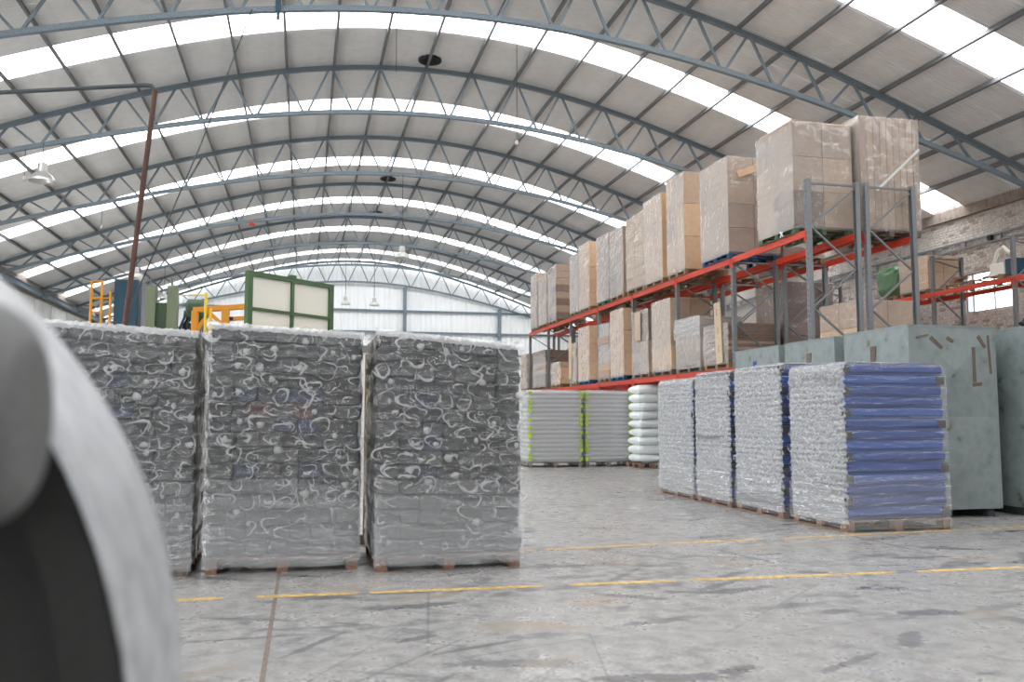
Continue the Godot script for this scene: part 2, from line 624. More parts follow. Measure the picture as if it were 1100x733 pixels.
# ---------------------------------------------------------------- roof
func build_roof() -> void:
	var ce := structure("ceiling", "vaulted ceiling of grey corrugated metal sheets on steel purlins")
	# one curved corrugated sheet, shared by all bays; ribs follow the arch
	var off := 0.225
	var nseg := 52
	var meshes := {}
	for wv in [[1.1, 10], [1.18, 11]]:
		var width: float = wv[0] + 0.01
		var nc: int = wv[1] * 6 + 1
		var p := PackedVector3Array()
		p.resize(nc * (nseg + 1))
		for r in nseg + 1:
			var x := lerpf(XL - 0.25, XR + 0.25, float(r) / nseg)
			var y := top_y(x) + off
			var sl := (top_y(x + 0.01) - top_y(x - 0.01)) / 0.02
			var nn := Vector3(-sl, 1, 0).normalized()
			for c in nc:
				var h := 0.026 * sin(TAU * c / 6.0)
				p[r * nc + c] = Vector3(x, y, -width * c / (nc - 1)) + nn * h
		var mb := MB.new()
		mb.grid(p, nc, nseg + 1, Vector3.DOWN)
		meshes[wv[0]] = mb.done()
	var xs := purlin_xs()
	var panes := []
	for k in xs.size() + 1:
		var x0: float = xs[k - 1] if k > 0 else XL - 0.1
		var x1: float = xs[k] if k < xs.size() else XR - 0.06
		if x1 - x0 < 0.3:
			panes.append(null)
			continue
		var nu := 37
		var p := PackedVector3Array()
		var rows := 5
		for r in rows:
			var x := lerpf(x0, x1, float(r) / (rows - 1))
			for c in nu:
				p.push_back(Vector3(x, top_y(x) + off + 0.006 * sin(TAU * c / 2.0 * 0.5), -1.34 * c / (nu - 1)))
		var mb := MB.new()
		mb.grid(p, nu, rows, Vector3.DOWN)
		panes.append(mb.done())
	var k0 := -7
	for k in range(k0, 6):
		var d := D_FIRST + BAY * k
		for s in [[0.0, 1.1], [1.1, 1.1], [2.2, 1.1], [4.64, 1.18], [5.82, 1.18]]:
			part(ce, "roof_sheet", meshes[s[1]], mats["roof_sheet"], Vector3(0, 0.002 * (rng.randi() % 3), -(d + s[0])))
		var sk := structure("window_%d" % (k - k0 + 1), "curved strip of white translucent skylight panels in the vault")
		sk.position = Vector3(0, 0, -(d + 3.3))
		for pm in panes:
			if pm:
				part(sk, "pane", pm, mats["skylight"])
	# closing strip above the end wall
	for x in xs:
		var sl := (top_y(x + 0.01) - top_y(x - 0.01)) / 0.02
		var mb := MB.new()
		var bs := Basis(Vector3(0, 0, 1), atan(sl))
		var len := D_END - D_BACK
		# a C section: web and two flanges
		mb.box(bs * Vector3(0, 0, 0), Vector3(0.006, 0.14, len), bs)
		mb.box(bs * Vector3(0.03, 0.067, 0), Vector3(0.06, 0.006, len), bs)
		mb.box(bs * Vector3(0.03, -0.067, 0), Vector3(0.06, 0.006, len), bs)
		part(ce, "purlin", mb.done(), mats["purlin"], Vector3(x, top_y(x) + 0.135, -(D_END + D_BACK) * 0.5))

# ---------------------------------------------------------------- walls
func build_walls() -> void:
	# left wall of pale panels with a concrete eaves beam
	var wl := structure("wall_left", "pale panelled side wall under the springing of the vault")
	var h := top_y(XL) + 0.3
	var doors := [[-22.0, -16.0], [-8.0, -2.0], [6.0, 12.0], [19.5, 25.5], [32.0, 38.0]]
	var dh := 5.6
	boxpart(wl, "backing", mats["wall_conc"], W(XL - 0.3, (h + dh) * 0.5, (D_END + D_BACK) * 0.5), Vector3(0.3, h - dh, D_END - D_BACK))
	var from := D_BACK
	for k in doors.size() + 1:
		var to: float = doors[k][0] if k < doors.size() else D_END
		boxpart(wl, "backing", mats["wall_conc"], W(XL - 0.3, dh * 0.5, (from + to) * 0.5), Vector3(0.3, dh, to - from))
		var nn := maxi(1, int(round((to - from) / 3.05)))
		for j in nn:
			boxpart(wl, "wall_panel", mats["panel_white"], W(XL - 0.12, 3.6, from + (j + 0.5) * (to - from) / nn), Vector3(0.1, 7.2, (to - from) / nn - 0.1))
		if k < doors.size():
			from = doors[k][1]
			var dd := structure("door_%d" % (k + 2), "open loading door in the side wall with a steel frame")
			dd.position = W(XL - 0.12, 0, (doors[k][0] + doors[k][1]) * 0.5)
			boxpart(dd, "lintel", mats["steel_blue"], Vector3(0.02, dh + 0.1, 0), Vector3(0.3, 0.2, 6.3))
			for e in [-1, 1]:
				boxpart(dd, "jamb", mats["steel_blue"], Vector3(0.02, dh * 0.5, e * 3.0), Vector3(0.3, dh, 0.12))
	boxpart(wl, "eaves_beam", mats["conc_beam"], W(XL - 0.08, 7.75, (D_END + D_BACK) * 0.5), Vector3(0.16, 0.85, D_END - D_BACK))
	var rail := thing("crane_rail_beam", "long blue steel beam running along the pale left wall", "beam", W(XL + 0.12, 7.5, 48))
	for f in [[0.0, Vector3(0.02, 0.26, 27)], [0.13, Vector3(0.16, 0.03, 27)], [-0.13, Vector3(0.16, 0.03, 27)]]:
		boxpart(rail, "web" if f[0] == 0.0 else "flange", mats["steel_blue"], Vector3(0, f[0], 0), f[1])
	for k in 9:
		boxpart(rail, "bracket", mats["steel_blue"], Vector3(-0.07, -0.02, -12 + k * 3.0), Vector3(0.14, 0.22, 0.08))
	# right wall: brick, with an opening for the window
	var wr := structure("wall_right", "whitewashed rough brick side wall")
	var top := top_y(XR) + 0.3
	var w0 := 21.4
	var w1 := 23.25
	var y0 := 4.62
	var y1 := 5.82
	var segs := [[D_BACK, w0, 0.0, top], [w1, D_END, 0.0, top], [w0, w1, 0.0, y0], [w0, w1, y1, top]]
	for s in segs:
		boxpart(wr, "backing", mats["joint"], W(XR + 0.15, (s[2] + s[3]) * 0.5, (s[0] + s[1]) * 0.5), Vector3(0.3, s[3] - s[2], s[1] - s[0]))
	var bmesh := []
	for k in 3:
		var mb := MB.new()
		mb.cbox(Vector3.ZERO, Vector3(0.03, 0.078, 0.25) + Vector3(0, rng.randf_range(-0.006, 0.004), rng.randf_range(-0.01, 0.005)), 0.008)
		bmesh.append(mb.done())
	var bm := [mats["brick_a"], mats["brick_b"], mats["brick_c"]]
	var rest := [MB.new(), MB.new(), MB.new()]
	var count := 0
	var row := 0
	var y := 3.4
	while y < 7.55:
		var dd := 13.0 + (0.13 if row % 2 else 0.0)
		while dd < 34.0:
			var hole := dd > w0 - 0.13 and dd < w1 + 0.13 and y > y0 - 0.05 and y < y1 + 0.05
			if not hole:
				var kind := 0 if rng.randf() < 0.55 else (1 if rng.randf() < 0.75 else 2)
				var proud := rng.randf_range(-0.006, 0.010)
				var at := W(XR + proud, y, dd + rng.randf_range(-0.006, 0.006))
				if dd > 20.3 and dd < 23.4 and y > 5.4 and count < 296:
					part(wr, "brick", bmesh[rng.randi() % 3], bm[kind], at)
					count += 1
				else:
					rest[kind].cbox(at, Vector3(0.03, 0.078 + rng.randf_range(-0.006, 0.004), 0.25 + rng.randf_range(-0.012, 0.005)), 0.008)
			dd += 0.262
		y += 0.09
		row += 1
	for k in 3:
		part(wr, "brickwork", rest[k].done(), bm[k]).set_meta("kind", "stuff")
	boxpart(wr, "eaves_beam", mats["conc_beam"], W(XR - 0.04, 7.85, (D_END + D_BACK) * 0.5), Vector3(0.2, 0.42, D_END - D_BACK))
	boxpart(wr, "pilaster", mats["wall_conc"], W(XR - 0.06, 3.3, 20.0), Vector3(0.2, 6.6, 1.3))
	# its window
	var wi := structure("window_20", "steel framed window with bright panes in the brick wall")
	wi.position = W(XR + 0.08, (y0 + y1) * 0.5, (w0 + w1) * 0.5)
	var ww := w1 - w0
	var hh := y1 - y0
	for k in 4:
		boxpart(wi, "mullion", mats["steel_blue"], Vector3(0, 0, ww * (0.5 - [0.0, 0.39, 0.86, 1.0][k]) * 0.98), Vector3(0.05, hh, 0.035))
	for k in 3:
		boxpart(wi, "frame_rail", mats["steel_blue"], Vector3(0, hh * (k * 0.5 - 0.5) * 0.98, 0), Vector3(0.05, 0.035, ww))
	for k in 3:
		for j in 2:
			var e: Array = [[0.0, 0.39], [0.39, 0.86], [0.86, 1.0]][k]
			boxpart(wi, "pane", mats["glass"], Vector3(0, hh * (j * 0.5 - 0.25), ww * (0.5 - (e[0] + e[1]) * 0.5) * 0.98), Vector3(0.006, hh * 0.48, ww * (e[1] - e[0]) * 0.95))
	# far wall of white ribbed sheets on girts and columns
	var we := structure("wall_end", "white ribbed sheet end wall with girts and columns")
	var x := XL - 0.1
	var sheets := {}
	while x < XR:
		var x1 := minf(x + 1.1, XR + 0.1)
		var mb := MB.new()
		var nr := 11
		var ribs := int((x1 - x) / 0.275) * 4
		var p := PackedVector3Array()
		var nc := ribs + 1
		for r in 2:
			for c in nc:
				var px_ := lerpf(x, x1 - 0.006, float(c) / ribs)
				var dz := 0.03 if (c % 4) in [1, 2] else 0.0
				p.push_back(W(px_, 0.0 if r == 0 else top_y(px_) + 0.2, D_END - dz))
		for c in nc - 1:
			mb.quad(p[c], p[c + 1], p[nc + c + 1], p[nc + c], Vector3(0, 0, 1))
		part(we, "wall_sheet", mb.done(), mats["end_sheet"])
		x = x1
	for gy in [1.2, 2.7, 4.2, 5.8, 7.35, 8.86]:
		boxpart(we, "girt", mats["steel_blue"], W((XL + XR) * 0.5, gy, D_END - 0.13), Vector3(XR - XL, 0.14, 0.12))
	for cx in [-6.8, 0.0, 6.77, 13.6]:
		boxpart(we, "column", mats["steel_blue"], W(cx, bot_y(cx) * 0.5 - 0.05, D_END - 0.27), Vector3(0.24, bot_y(cx) - 0.1, 0.16))
	boxpart(we, "backing", mats["wall_conc"], W((XL + XR) * 0.5, 6.5, D_END + 0.15), Vector3(XR - XL + 1.0, 13.4, 0.2))
	# the shutter door in the far wall
	var dr := structure("door_1", "white shutter door with grey lintel in the end wall")
	dr.position = W(2.9, 0, D_END - 0.25)
	boxpart(dr, "lintel", mats["rack_grey"], Vector3(0, 6.1, 0), Vector3(4.6, 0.5, 0.2))
	for k in 12:
		boxpart(dr, "door_slat", mats["tape_white"], Vector3(0, 0.25 + k * 0.49, 0), Vector3(4.2, 0.47, 0.08))
	var wb := structure("wall_back", "pale end wall behind the viewer")
	boxpart(wb, "wall_face", mats["wall_conc"], W((XL + XR) * 0.5, 6.5, D_BACK - 0.15), Vector3(XR - XL + 1.0, 13.4, 0.3))

# ---------------------------------------------------------------- trusses
func build_trusses() -> void:
	var tc := MB.new()
	var bc := MB.new()
	var n := 44
	for k in n:
		var x0 := lerpf(XL + 0.02, XR - 0.02, float(k) / n)
		var x1 := lerpf(XL + 0.02, XR - 0.02, float(k + 1) / n)
		tc.bar(Vector3(x0, top_y(x0), 0), Vector3(x1, top_y(x1), 0), 0.12, 0.13, Vector3.UP)
		bc.bar(Vector3(x0, bot_y(x0), 0), Vector3(x1, bot_y(x1), 0), 0.12, 0.12, Vector3.UP)
	var tcm := tc.done()
	var bcm := bc.done()
	var words := ["first", "second", "third", "fourth", "fifth", "sixth", "seventh", "eighth", "ninth"]
	var first: Node3D
	for k in range(6, -3, -1):
		var lab := "arched blue-grey steel roof truss, %s counting from the white end wall" % words[6 - k]
		if k == 6:
			lab = "arched blue-grey steel roof truss right against the white end wall"
		if first:
			var t: Node3D = first.duplicate()
			t.name = numbered("roof_truss")
			add_child(t)
			t.position = W(0, 0, D_FIRST + BAY * k)
			t.set_meta("label", lab)
			continue
		var t := thing("roof_truss", lab, "truss", W(0, 0, D_FIRST + BAY * k), "arched roof trusses")
		first = t
		part(t, "top_chord", tcm, mats["steel_blue"])
		part(t, "bottom_chord", bcm, mats["steel_blue"])
		for j in range(-11, 12):
			var xt := XC + j * 1.46
			var a := Vector3(xt, top_y(xt) - 0.05, 0)
			for sg in [-1.0, 1.0]:
				var xb: float = xt + sg * 0.66
				if absf(xb - XC) > 16.2:
					continue
				barpart(t, "brace", mats["steel_blue"], a + Vector3(sg * 0.06, 0, 0), Vector3(xb, bot_y(xb) + 0.04, 0), 0.06, 0.06)
		for e in [XL + 0.08, XR - 0.08]:
			boxpart(t, "end_plate", mats["steel_blue"], Vector3(e, (top_y(e) + bot_y(e)) * 0.5, 0), Vector3(0.14, top_y(e) - bot_y(e) + 0.2, 0.16))

# ---------------------------------------------------------------- racks
func rack(called_label: String, x0: float, x1: float, ds: Array, levels: Array, tops: Array) -> void:
	var t := thing("pallet_rack", called_label, "rack", W((x0 + x1) * 0.5, 0, ds[0]))
	var o := t.position
	var wt := 0.1
	var um := {}
	for k in ds.size():
		var d: float = ds[k]
		var h: float = tops[k]
		if not um.has(h):
			# an open C-section upright with a row of slots left between two front lips
			var mb := MB.new()
			mb.box(Vector3(0, h * 0.5, 0.045), Vector3(0.09, h, 0.008))
			mb.box(Vector3(0, h * 0.5, -0.045), Vector3(0.09, h, 0.008))
			mb.box(Vector3(-0.043, h * 0.5, 0.029), Vector3(0.006, h, 0.026))
			mb.box(Vector3(-0.043, h * 0.5, -0.029), Vector3(0.006, h, 0.026))
			var yy := 0.05
			while yy < h - 0.04:
				mb.box(Vector3(-0.043, yy, 0), Vector3(0.006, 0.05, 0.034))
				yy += 0.1
			um[h] = mb.done()
		for e in [0, 1]:
			var x: float = x0 if e == 0 else x1
			var u := part(t, "upright", um[h], mats["rack_grey"], W(x, 0, d) - o, Basis(Vector3.UP, 0.0 if e == 0 else PI))
			boxpart(u, "foot_plate", mats["rack_grey"], Vector3(0, 0.006, 0), Vector3(0.16, 0.012, 0.16))
		# frame bracing in zigzag
		var y := 0.35
		var side := 0
		while y < h - 0.3:
			var y2 := minf(y + 0.78, h - 0.12)
			var a := W(x0 + 0.04 if side == 0 else x1 - 0.04, y, d) - o
			var b := W(x1 - 0.04 if side == 0 else x0 + 0.04, y2, d) - o
			barpart(t, "frame_brace", mats["rack_grey"], a, b, 0.045, 0.03)
			y = y2
			side = 1 - side
		barpart(t, "frame_brace", mats["rack_grey"], W(x0 + 0.04, h - 0.08, d) - o, W(x1 - 0.04, h - 0.08, d) - o, 0.045, 0.035)
	for lv in levels:
		for k in ds.size() - 1:
			if lv + 0.05 > minf(tops[k], tops[k + 1]) + 0.25:
				continue
			for e in [0, 1]:
				var x: float = x0 - 0.02 if e == 0 else x1 + 0.02
				var b := boxpart(t, "beam", mats["rack_orange"], W(x, lv, (ds[k] + ds[k + 1]) * 0.5) - o, Vector3(0.05, 0.13, ds[k + 1] - ds[k] - 0.1))
				for c in [0, 1]:
					boxpart(t, "beam_connector", mats["rack_orange"], W(x - 0.03 if e == 0 else x + 0.03, lv - 0.055, ds[k] + 0.05 if c == 0 else ds[k + 1] - 0.05) - o, Vector3(0.012, 0.2, 0.06))

func build_racks() -> void:
	var ds := [14.8, 17.85, 20.9, 24.0, 27.1, 30.2, 33.2, 36.1, 39.2]
	rack("long orange beamed pallet rack beside the floor aisle, loaded on two levels", 9.3, 10.35, ds, [2.43, 4.9], [5.95, 4.94, 4.94, 4.94, 4.94, 4.94, 4.94, 4.94, 2.6])
	rack("orange beamed pallet rack standing back to back behind the aisle rack", 10.56, 11.6, ds, [2.43, 4.9], [5.95, 4.94, 4.94, 4.94, 4.94, 4.94, 4.94, 4.94, 2.6])
	rack("orange beamed pallet rack along the brick wall below the window", 18.0, 19.0, [13.05, 16.1, 19.15, 22.2, 25.25, 28.3, 31.35], [2.5, 5.0], [6.15, 6.15, 6.15, 6.15, 6.15, 6.15, 6.15])

# a pallet as a part of its load: deck boards, blocks and bottom boards as sub-parts; local origin at its middle on the bottom
func pallet(parent: Node3D, at: Vector3, sx: float, sz: float, m: Material, called := "pallet") -> Node3D:
	var p := group_part(parent, called, at)
	for k in 5:
		boxpart(p, "deck_board", m, Vector3(0, 0.131, (k / 4.0 - 0.5) * (sz - 0.11)), Vector3(sx, 0.02, 0.11))
	for k in 3:
		boxpart(p, "stringer_board", m, Vector3((k * 0.5 - 0.5) * (sx - 0.1), 0.111, 0), Vector3(0.1, 0.02, sz))
		for j in 3:
			boxpart(p, "block", m, Vector3((k * 0.5 - 0.5) * (sx - 0.1), 0.06, (j * 0.5 - 0.5) * (sz - 0.13)), Vector3(0.1, 0.082, 0.13))
		boxpart(p, "bottom_board", m, Vector3((k * 0.5 - 0.5) * (sx - 0.1), 0.009, 0), Vector3(0.1, 0.018, sz))
	return p

# a sheet of film on one face of a box of size s about c: "F" towards -x, "N" towards +z, "R" +x, "T" up
func film_face(parent: Node3D, c: Vector3, s: Vector3, face: String, m: Material, variant: int, gap := 0.012) -> void:
	var bs := Basis()
	var at := c
	match face:
		"F":
			bs = Basis(Vector3.UP, -PI / 2) * Basis.from_scale(Vector3(s.z, s.y, 1))
			at += Vector3(-s.x * 0.5 - gap, 0, 0)
		"R":
			bs = Basis(Vector3.UP, PI / 2) * Basis.from_scale(Vector3(s.z, s.y, 1))
			at += Vector3(s.x * 0.5 + gap, 0, 0)
		"N":
			bs = Basis.from_scale(Vector3(s.x, s.y, 1))
			at += Vector3(0, 0, s.z * 0.5 + gap)
		"T":
			bs = Basis(Vector3.RIGHT, -PI / 2) * Basis.from_scale(Vector3(s.x, s.z, 1))
			at += Vector3(0, s.y * 0.5 + gap, 0)
	part(parent, "stretch_film", sheet_meshes[variant % 4], m, at, bs)

# a load of cartons on a pallet: o holds x0, x1, d0 (near), d1 (far), base, top and looks
func carton_goods(label: String, group: String, x0: float, x1: float, d0: float, d1: float, base: float, top: float, o := {}) -> Node3D:
	var c := W((x0 + x1) * 0.5, base, (d0 + d1) * 0.5)
	var t := thing(o.get("name", "carton_load"), label, "pallet load", c, group)
	var sx := x1 - x0
	var sz := d1 - d0
	pallet(t, Vector3.ZERO, sx - 0.04, sz - 0.04, mats[o.get("pallet", "wood")])
	var y0 := 0.142
	var hgt := top - base - y0
	var nx: int = o.get("nx", 2)
	var nz: int = o.get("nz", 2)
	var ny: int = o.get("ny", 4)
	var cards: Array = o.get("cards", ["card_a", "card_b"])
	var jit: float = o.get("jitter", 0.006)
	var layer := hgt / ny
	for k in ny:
		for a in nx:
			for b in nz:
				if k == ny - 1 and o.get("short", false) and b == nz - 1:
					continue
				var m: Material = mats[cards[rng.randi() % cards.size()]]
				var p := Vector3(((a + 0.5) / nx - 0.5) * sx, y0 + (k + 0.5) * layer, ((b + 0.5) / nz - 0.5) * sz)
				p += Vector3(rng.randf_range(-jit, jit), 0, rng.randf_range(-jit, jit))
				boxpart(t, "cardboard_layer" if o.get("flat", false) else "carton", m, p, Vector3(sx / nx - 0.012, layer - 0.006, sz / nz - 0.012))
	var fm: Material = mats[o.get("film", "film_load")]
	var faces: String = o.get("faces", "FN")
	for k in faces.length():
		var f := faces[k]
		film_face(t, Vector3(0, y0 + hgt * 0.5 - 0.02, 0), Vector3(sx, hgt + 0.06, sz), f, mats[o["film_near"]] if f == "N" and o.has("film_near") else fm, rng.randi() % 4)
	return t

func build_loads() -> void:
	var ub := 4.968
	var gu := "wrapped carton loads on the upper beams"
	var up := "wrapped cartons on the aisle rack's upper beams, "
	carton_goods(up + "at the rack's far end", gu, 9.2, 10.3, 34.55, 35.65, ub, 7.3, {"ny": 5, "faces": "F"})
	carton_goods(up + "next to the one at the far end", gu, 9.2, 10.3, 33.12, 34.4, ub, 7.08, {"ny": 5, "faces": "F"})
	carton_goods(up + "brown side with many layers showing", gu, 9.2, 10.4, 31.8, 32.95, ub, 7.2, {"ny": 8, "cards": ["card_d", "card_b"], "faces": "F", "film": "film_load"})
	carton_goods(up + "shiny white beside a tan carton tower", gu, 9.2, 10.3, 28.95, 30.05, ub, 7.15, {"ny": 5, "faces": "FN", "film": "film_milk"})
	carton_goods(up + "tan side open and a carton on top", gu, 9.2, 10.3, 27.8, 28.92, ub, 7.3, {"ny": 5, "nx": 1, "cards": ["card_c"], "faces": "F", "short": false})
	carton_goods(up + "grey and tightly wrapped over a green pallet", gu, 9.2, 10.3, 25.86, 27.04, ub, 7.2, {"ny": 4, "faces": "FN", "pallet": "wood_green"})
	carton_goods(up + "grey with a brown near side", gu, 9.2, 10.3, 24.56, 25.8, ub, 7.14, {"ny": 4, "faces": "F", "cards": ["card_b", "card_d"]})
	carton_goods(up + "pale rows of cartons under thin film", gu, 9.2, 10.3, 22.95, 24.32, ub, 7.22, {"ny": 7, "nz": 2, "faces": "FN", "film": "film_clear", "cards": ["card_a", "card_pale"]})
	carton_goods(up + "shiny film in front and smooth tan side", gu, 9.2, 10.35, 21.62, 22.92, ub, 7.4, {"ny": 3, "nx": 1, "cards": ["card_c"], "faces": "F", "film": "film_milk"})
	var j := carton_goods(up + "tan cartons with black print on their side", gu, 9.2, 10.4, 20.2, 21.3, ub, 7.6, {"ny": 3, "nx": 2, "cards": ["card_c", "card_a"], "faces": "F", "film": "film_milk", "pallet": "wood"})
	# the print on its side: two upright marks of three strokes each
	for k in 2:
		for q in [[0.0, 0.0, 0.03, 0.2], [0.03, 0.09, 0.09, 0.025], [0.05, -0.02, 0.025, 0.11]]:
			boxpart(j, "print_mark", mats["ink"], Vector3(0.42 + q[0], 0.5 + k * 0.75 + q[1], 0.552), Vector3(q[2], q[3], 0.004))
	var kk := carton_goods(up + "tan flap hanging loose at its top corner", gu, 9.2, 10.5, 17.85, 19.27, ub, 7.3, {"ny": 4, "faces": "FN", "pallet": "wood_blue", "film_near": "film_mid", "cards": ["card_a", "card_b"]})
	part(kk, "loose_flap", unit_box, mats["card_c"], Vector3(-0.12, 2.02, 0.74), Basis(Vector3(0, 0, 1), 0.38) * Basis.from_scale(Vector3(0.62, 0.16, 0.012)))
	part(kk, "loose_flap", unit_box, mats["card_c"], Vector3(0.22, 2.22, 0.745), Basis(Vector3(0, 0, 1), 1.2) * Basis.from_scale(Vector3(0.24, 0.12, 0.012)))
	var l := carton_goods("tall film-wrapped load on the upper beams behind the rack's end frame, green pallet", gu, 9.2, 10.52, 15.13, 16.55, ub, 7.2, {"ny": 3, "nx": 2, "nz": 2, "faces": "FN", "pallet": "wood_green", "cards": ["card_b", "card_d", "card_a"], "film_near": "film_mid"})
	part(l, "top_sheet", unit_box, mats["card_c"], Vector3(0, 2.26, 0), Basis(Vector3(0, 0, 1), -0.03) * Basis.from_scale(Vector3(1.25, 0.02, 1.3)))
	for q in [0.8, -0.8]:
		part(l, "tape_cross", unit_box, mats["tape_white"], Vector3(-0.67, 0.06, 0.25), Basis(Vector3(1, 0, 0), q) * Basis.from_scale(Vector3(0.006, 0.035, 0.16)))
	var mm := carton_goods("tall film-wrapped load on the rear rack's upper beams with a slanting film band", gu, 10.6, 11.95, 14.98, 16.4, ub, 7.38, {"ny": 1, "nx": 9, "nz": 1, "faces": "FNR", "cards": ["card_b", "card_a"], "film_near": "film_mid", "pallet": "wood_grey"})
	part(mm, "film_band", unit_box, mats["tape_white"], Vector3(0.16, 1.35, 0.735), Basis(Vector3(0, 0, 1), 0.73) * Basis.from_scale(Vector3(1.35, 0.05, 0.004)))
	part(mm, "top_sheet", unit_box, mats["card_c"], Vector3(-0.02, 2.43, -0.1), Basis.from_scale(Vector3(1.1, 0.02, 1.1)))
	for k in 5:
		carton_goods("film-wrapped cartons on the rear rack's upper beams, %s behind the banded load" % ["first", "second", "third", "fourth", "fifth"][k], gu, 10.6, 11.7, 17.95 + k * 3.1, 19.25 + k * 3.1, ub, 6.75, {"ny": 3, "faces": "N"})
	# lower level
	var lb := 2.498
	var gl := "wrapped carton loads on the lower beams"
	var lo := "wrapped cartons on the aisle rack's lower beams, "
	carton_goods(lo + "past the last tall upright", gl, 9.2, 10.3, 36.3, 37.4, lb, 4.1, {"ny": 7, "nx": 1, "faces": "F", "jitter": 0.03})
	carton_goods(lo + "sagging brown layers in the last tall bay", gl, 9.2, 10.4, 33.3, 35.3, lb, 4.05, {"ny": 9, "nx": 1, "nz": 1, "cards": ["card_d", "card_b"], "faces": "F", "jitter": 0.03})
	carton_goods(lo + "lowest of all, with crumpled film", gl, 9.2, 10.2, 31.3, 32.6, lb, 3.45, {"ny": 4, "faces": "F", "jitter": 0.04, "cards": ["card_a", "card_c"]})
	var d2 := carton_goods(lo + "bulging beside an upright pale board", gl, 9.2, 10.2, 29.3, 30.1, lb, 4.0, {"ny": 6, "faces": "F", "jitter": 0.03, "film": "film_milk"})
	boxpart(d2, "pale_board", mats["card_pale"], Vector3(-0.53, 1.0, -0.2), Vector3(0.03, 1.5, 0.3))
	carton_goods(lo + "tan side, beyond a ragged load", gl, 9.2, 10.3, 27.85, 29.1, lb, 4.45, {"ny": 3, "nx": 1, "cards": ["card_c"], "faces": "F", "pallet": "wood_blue", "film": "film_load"})
	carton_goods(lo + "ragged and leaning with a loose pale card", gl, 9.2, 10.2, 25.85, 26.9, lb, 4.35, {"ny": 8, "nx": 1, "nz": 1, "faces": "FN", "jitter": 0.05, "film": "film_milk"})
	carton_goods(lo + "tan side, tallest on a blue pallet", gl, 9.2, 10.3, 24.62, 25.8, lb, 4.66, {"ny": 3, "nx": 1, "cards": ["card_c"], "faces": "F", "pallet": "wood_blue"})
	var h2 := carton_goods(lo + "white card strip on its front", gl, 9.2, 10.2, 22.66, 23.93, lb, 4.4, {"ny": 6, "faces": "F", "pallet": "wood_red", "cards": ["card_d", "card_b"]})
	boxpart(h2, "card_strip", mats["card_pale"], Vector3(-0.56, 1.45, 0.0), Vector3(0.02, 0.8, 0.42))
	var i2 := carton_goods(lo + "under a flat tan lid", gl, 9.2, 10.35, 21.15, 22.42, lb, 4.5, {"ny": 3, "faces": "F", "cards": ["card_c", "card_a"], "film": "film_load", "pallet": "wood_grey"})
	boxpart(i2, "cardboard_lid", mats["card_c"], Vector3(0.1, 2.015, 0.02), Vector3(0.95, 0.03, 1.15))
	var j2 := carton_goods(lo + "shorter with film draped over its top corner", gl, 9.2, 10.3, 19.4, 20.83, lb, 3.82, {"ny": 6, "nx": 1, "nz": 1, "faces": "FNT", "cards": ["card_b", "card_d"], "pallet": "wood_grey"})
	film_face(j2, Vector3(-0.03, 1.1, 0.02), Vector3(1.1, 0.5, 1.5), "F", mats["film_milk"], 2, 0.03)
	var k2 := carton_goods("flat brown cardboard on the lower beams with a pale printed board leaning on it", gl, 9.2, 10.48, 17.98, 19.25, lb, 3.52, {"ny": 13, "nx": 1, "nz": 1, "flat": true, "faces": "F", "cards": ["card_d", "card_b", "card_d"], "jitter": 0.015, "pallet": "wood"})
	part(k2, "pale_board", unit_box, mats["card_pale"], Vector3(-0.68, 0.82, 0.25), Basis(Vector3(1, 0, 0), -0.06) * Basis.from_scale(Vector3(0.02, 1.4, 0.32)))
	for q in 3:
		boxpart(k2, "print_mark", mats["ink"], Vector3(-0.693, 0.45 + q * 0.42, 0.27 - q * 0.03), Vector3(0.003, 0.16, 0.012))
	# rear rack, lower level
	carton_goods("brown wrapped carton load on the rear rack's lower beams behind the end frame", gl, 10.62, 11.9, 15.2, 16.6, lb, 3.72, {"ny": 2, "nx": 2, "nz": 2, "faces": "FN", "film": "film_clear", "cards": ["card_c", "card_a"], "name": "carton_load"})
	carton_goods("tall brown wrapped load on the rear rack's lower beams with a dark top", gl, 10.62, 11.9, 18.0, 19.3, lb, 4.5, {"ny": 3, "nx": 1, "nz": 1, "faces": "FN", "film": "film_clear", "cards": ["card_a", "card_d"]})
	# wall rack
	var g3 := "goods on the wall rack"
	carton_goods("brown cartons under clear film on the wall rack's upper beams", g3, 18.0, 19.1, 22.4, 23.7, 5.068, 6.22, {"ny": 2, "faces": "FN", "film": "film_clear", "cards": ["card_a", "card_c"], "pallet": "wood"})
	var gb := thing("green_bale", "bulging green film-wrapped bale on a pallet on the wall rack", "bale", W(18.55, 5.068, 24.5), g3)
	pallet(gb, Vector3.ZERO, 1.0, 1.1, mats["wood"])
	var p := PackedVector3Array()
	var nu := 33
	var nv := 21
	for r in nv:
		var ph := PI * r / (nv - 1)
		for c in nu:
			var an := TAU * c / (nu - 1)
			var e := Vector3(signf(cos(an)) * pow(absf(cos(an)), 0.5), 0, signf(sin(an)) * pow(absf(sin(an)), 0.5))
			var rr := pow(sin(ph), 0.4)
			var wob := 1.0 + 0.16 * noise_b.get_noise_3d(e.x * 40.0, cos(ph) * 60.0, e.z * 40.0)
			p.push_back(Vector3(e.x * rr * 0.5 * wob, 0.66 - 0.5 * signf(cos(ph)) * -1.0 * pow(absf(cos(ph)), 0.6), e.z * rr * 0.55 * wob))
	var mb := MB.new()
	mb.grid(p, nu, nv, Vector3(-1, 0, 0))
	part(gb, "bale", mb.done(), mats["green_film"])
	var pl := thing("empty_pallet", "low stack of two empty pallets on the wall rack's upper beams", "pallet", W(18.5, 5.068, 20.7), g3)
	pallet(pl, Vector3.ZERO, 1.0, 2.2, mats["wood"])
	var mp := thing("machine_part", "pale machine part with a curved pipe on the wall rack above the window", "machine part", W(18.4, 5.211, 19.9), g3)
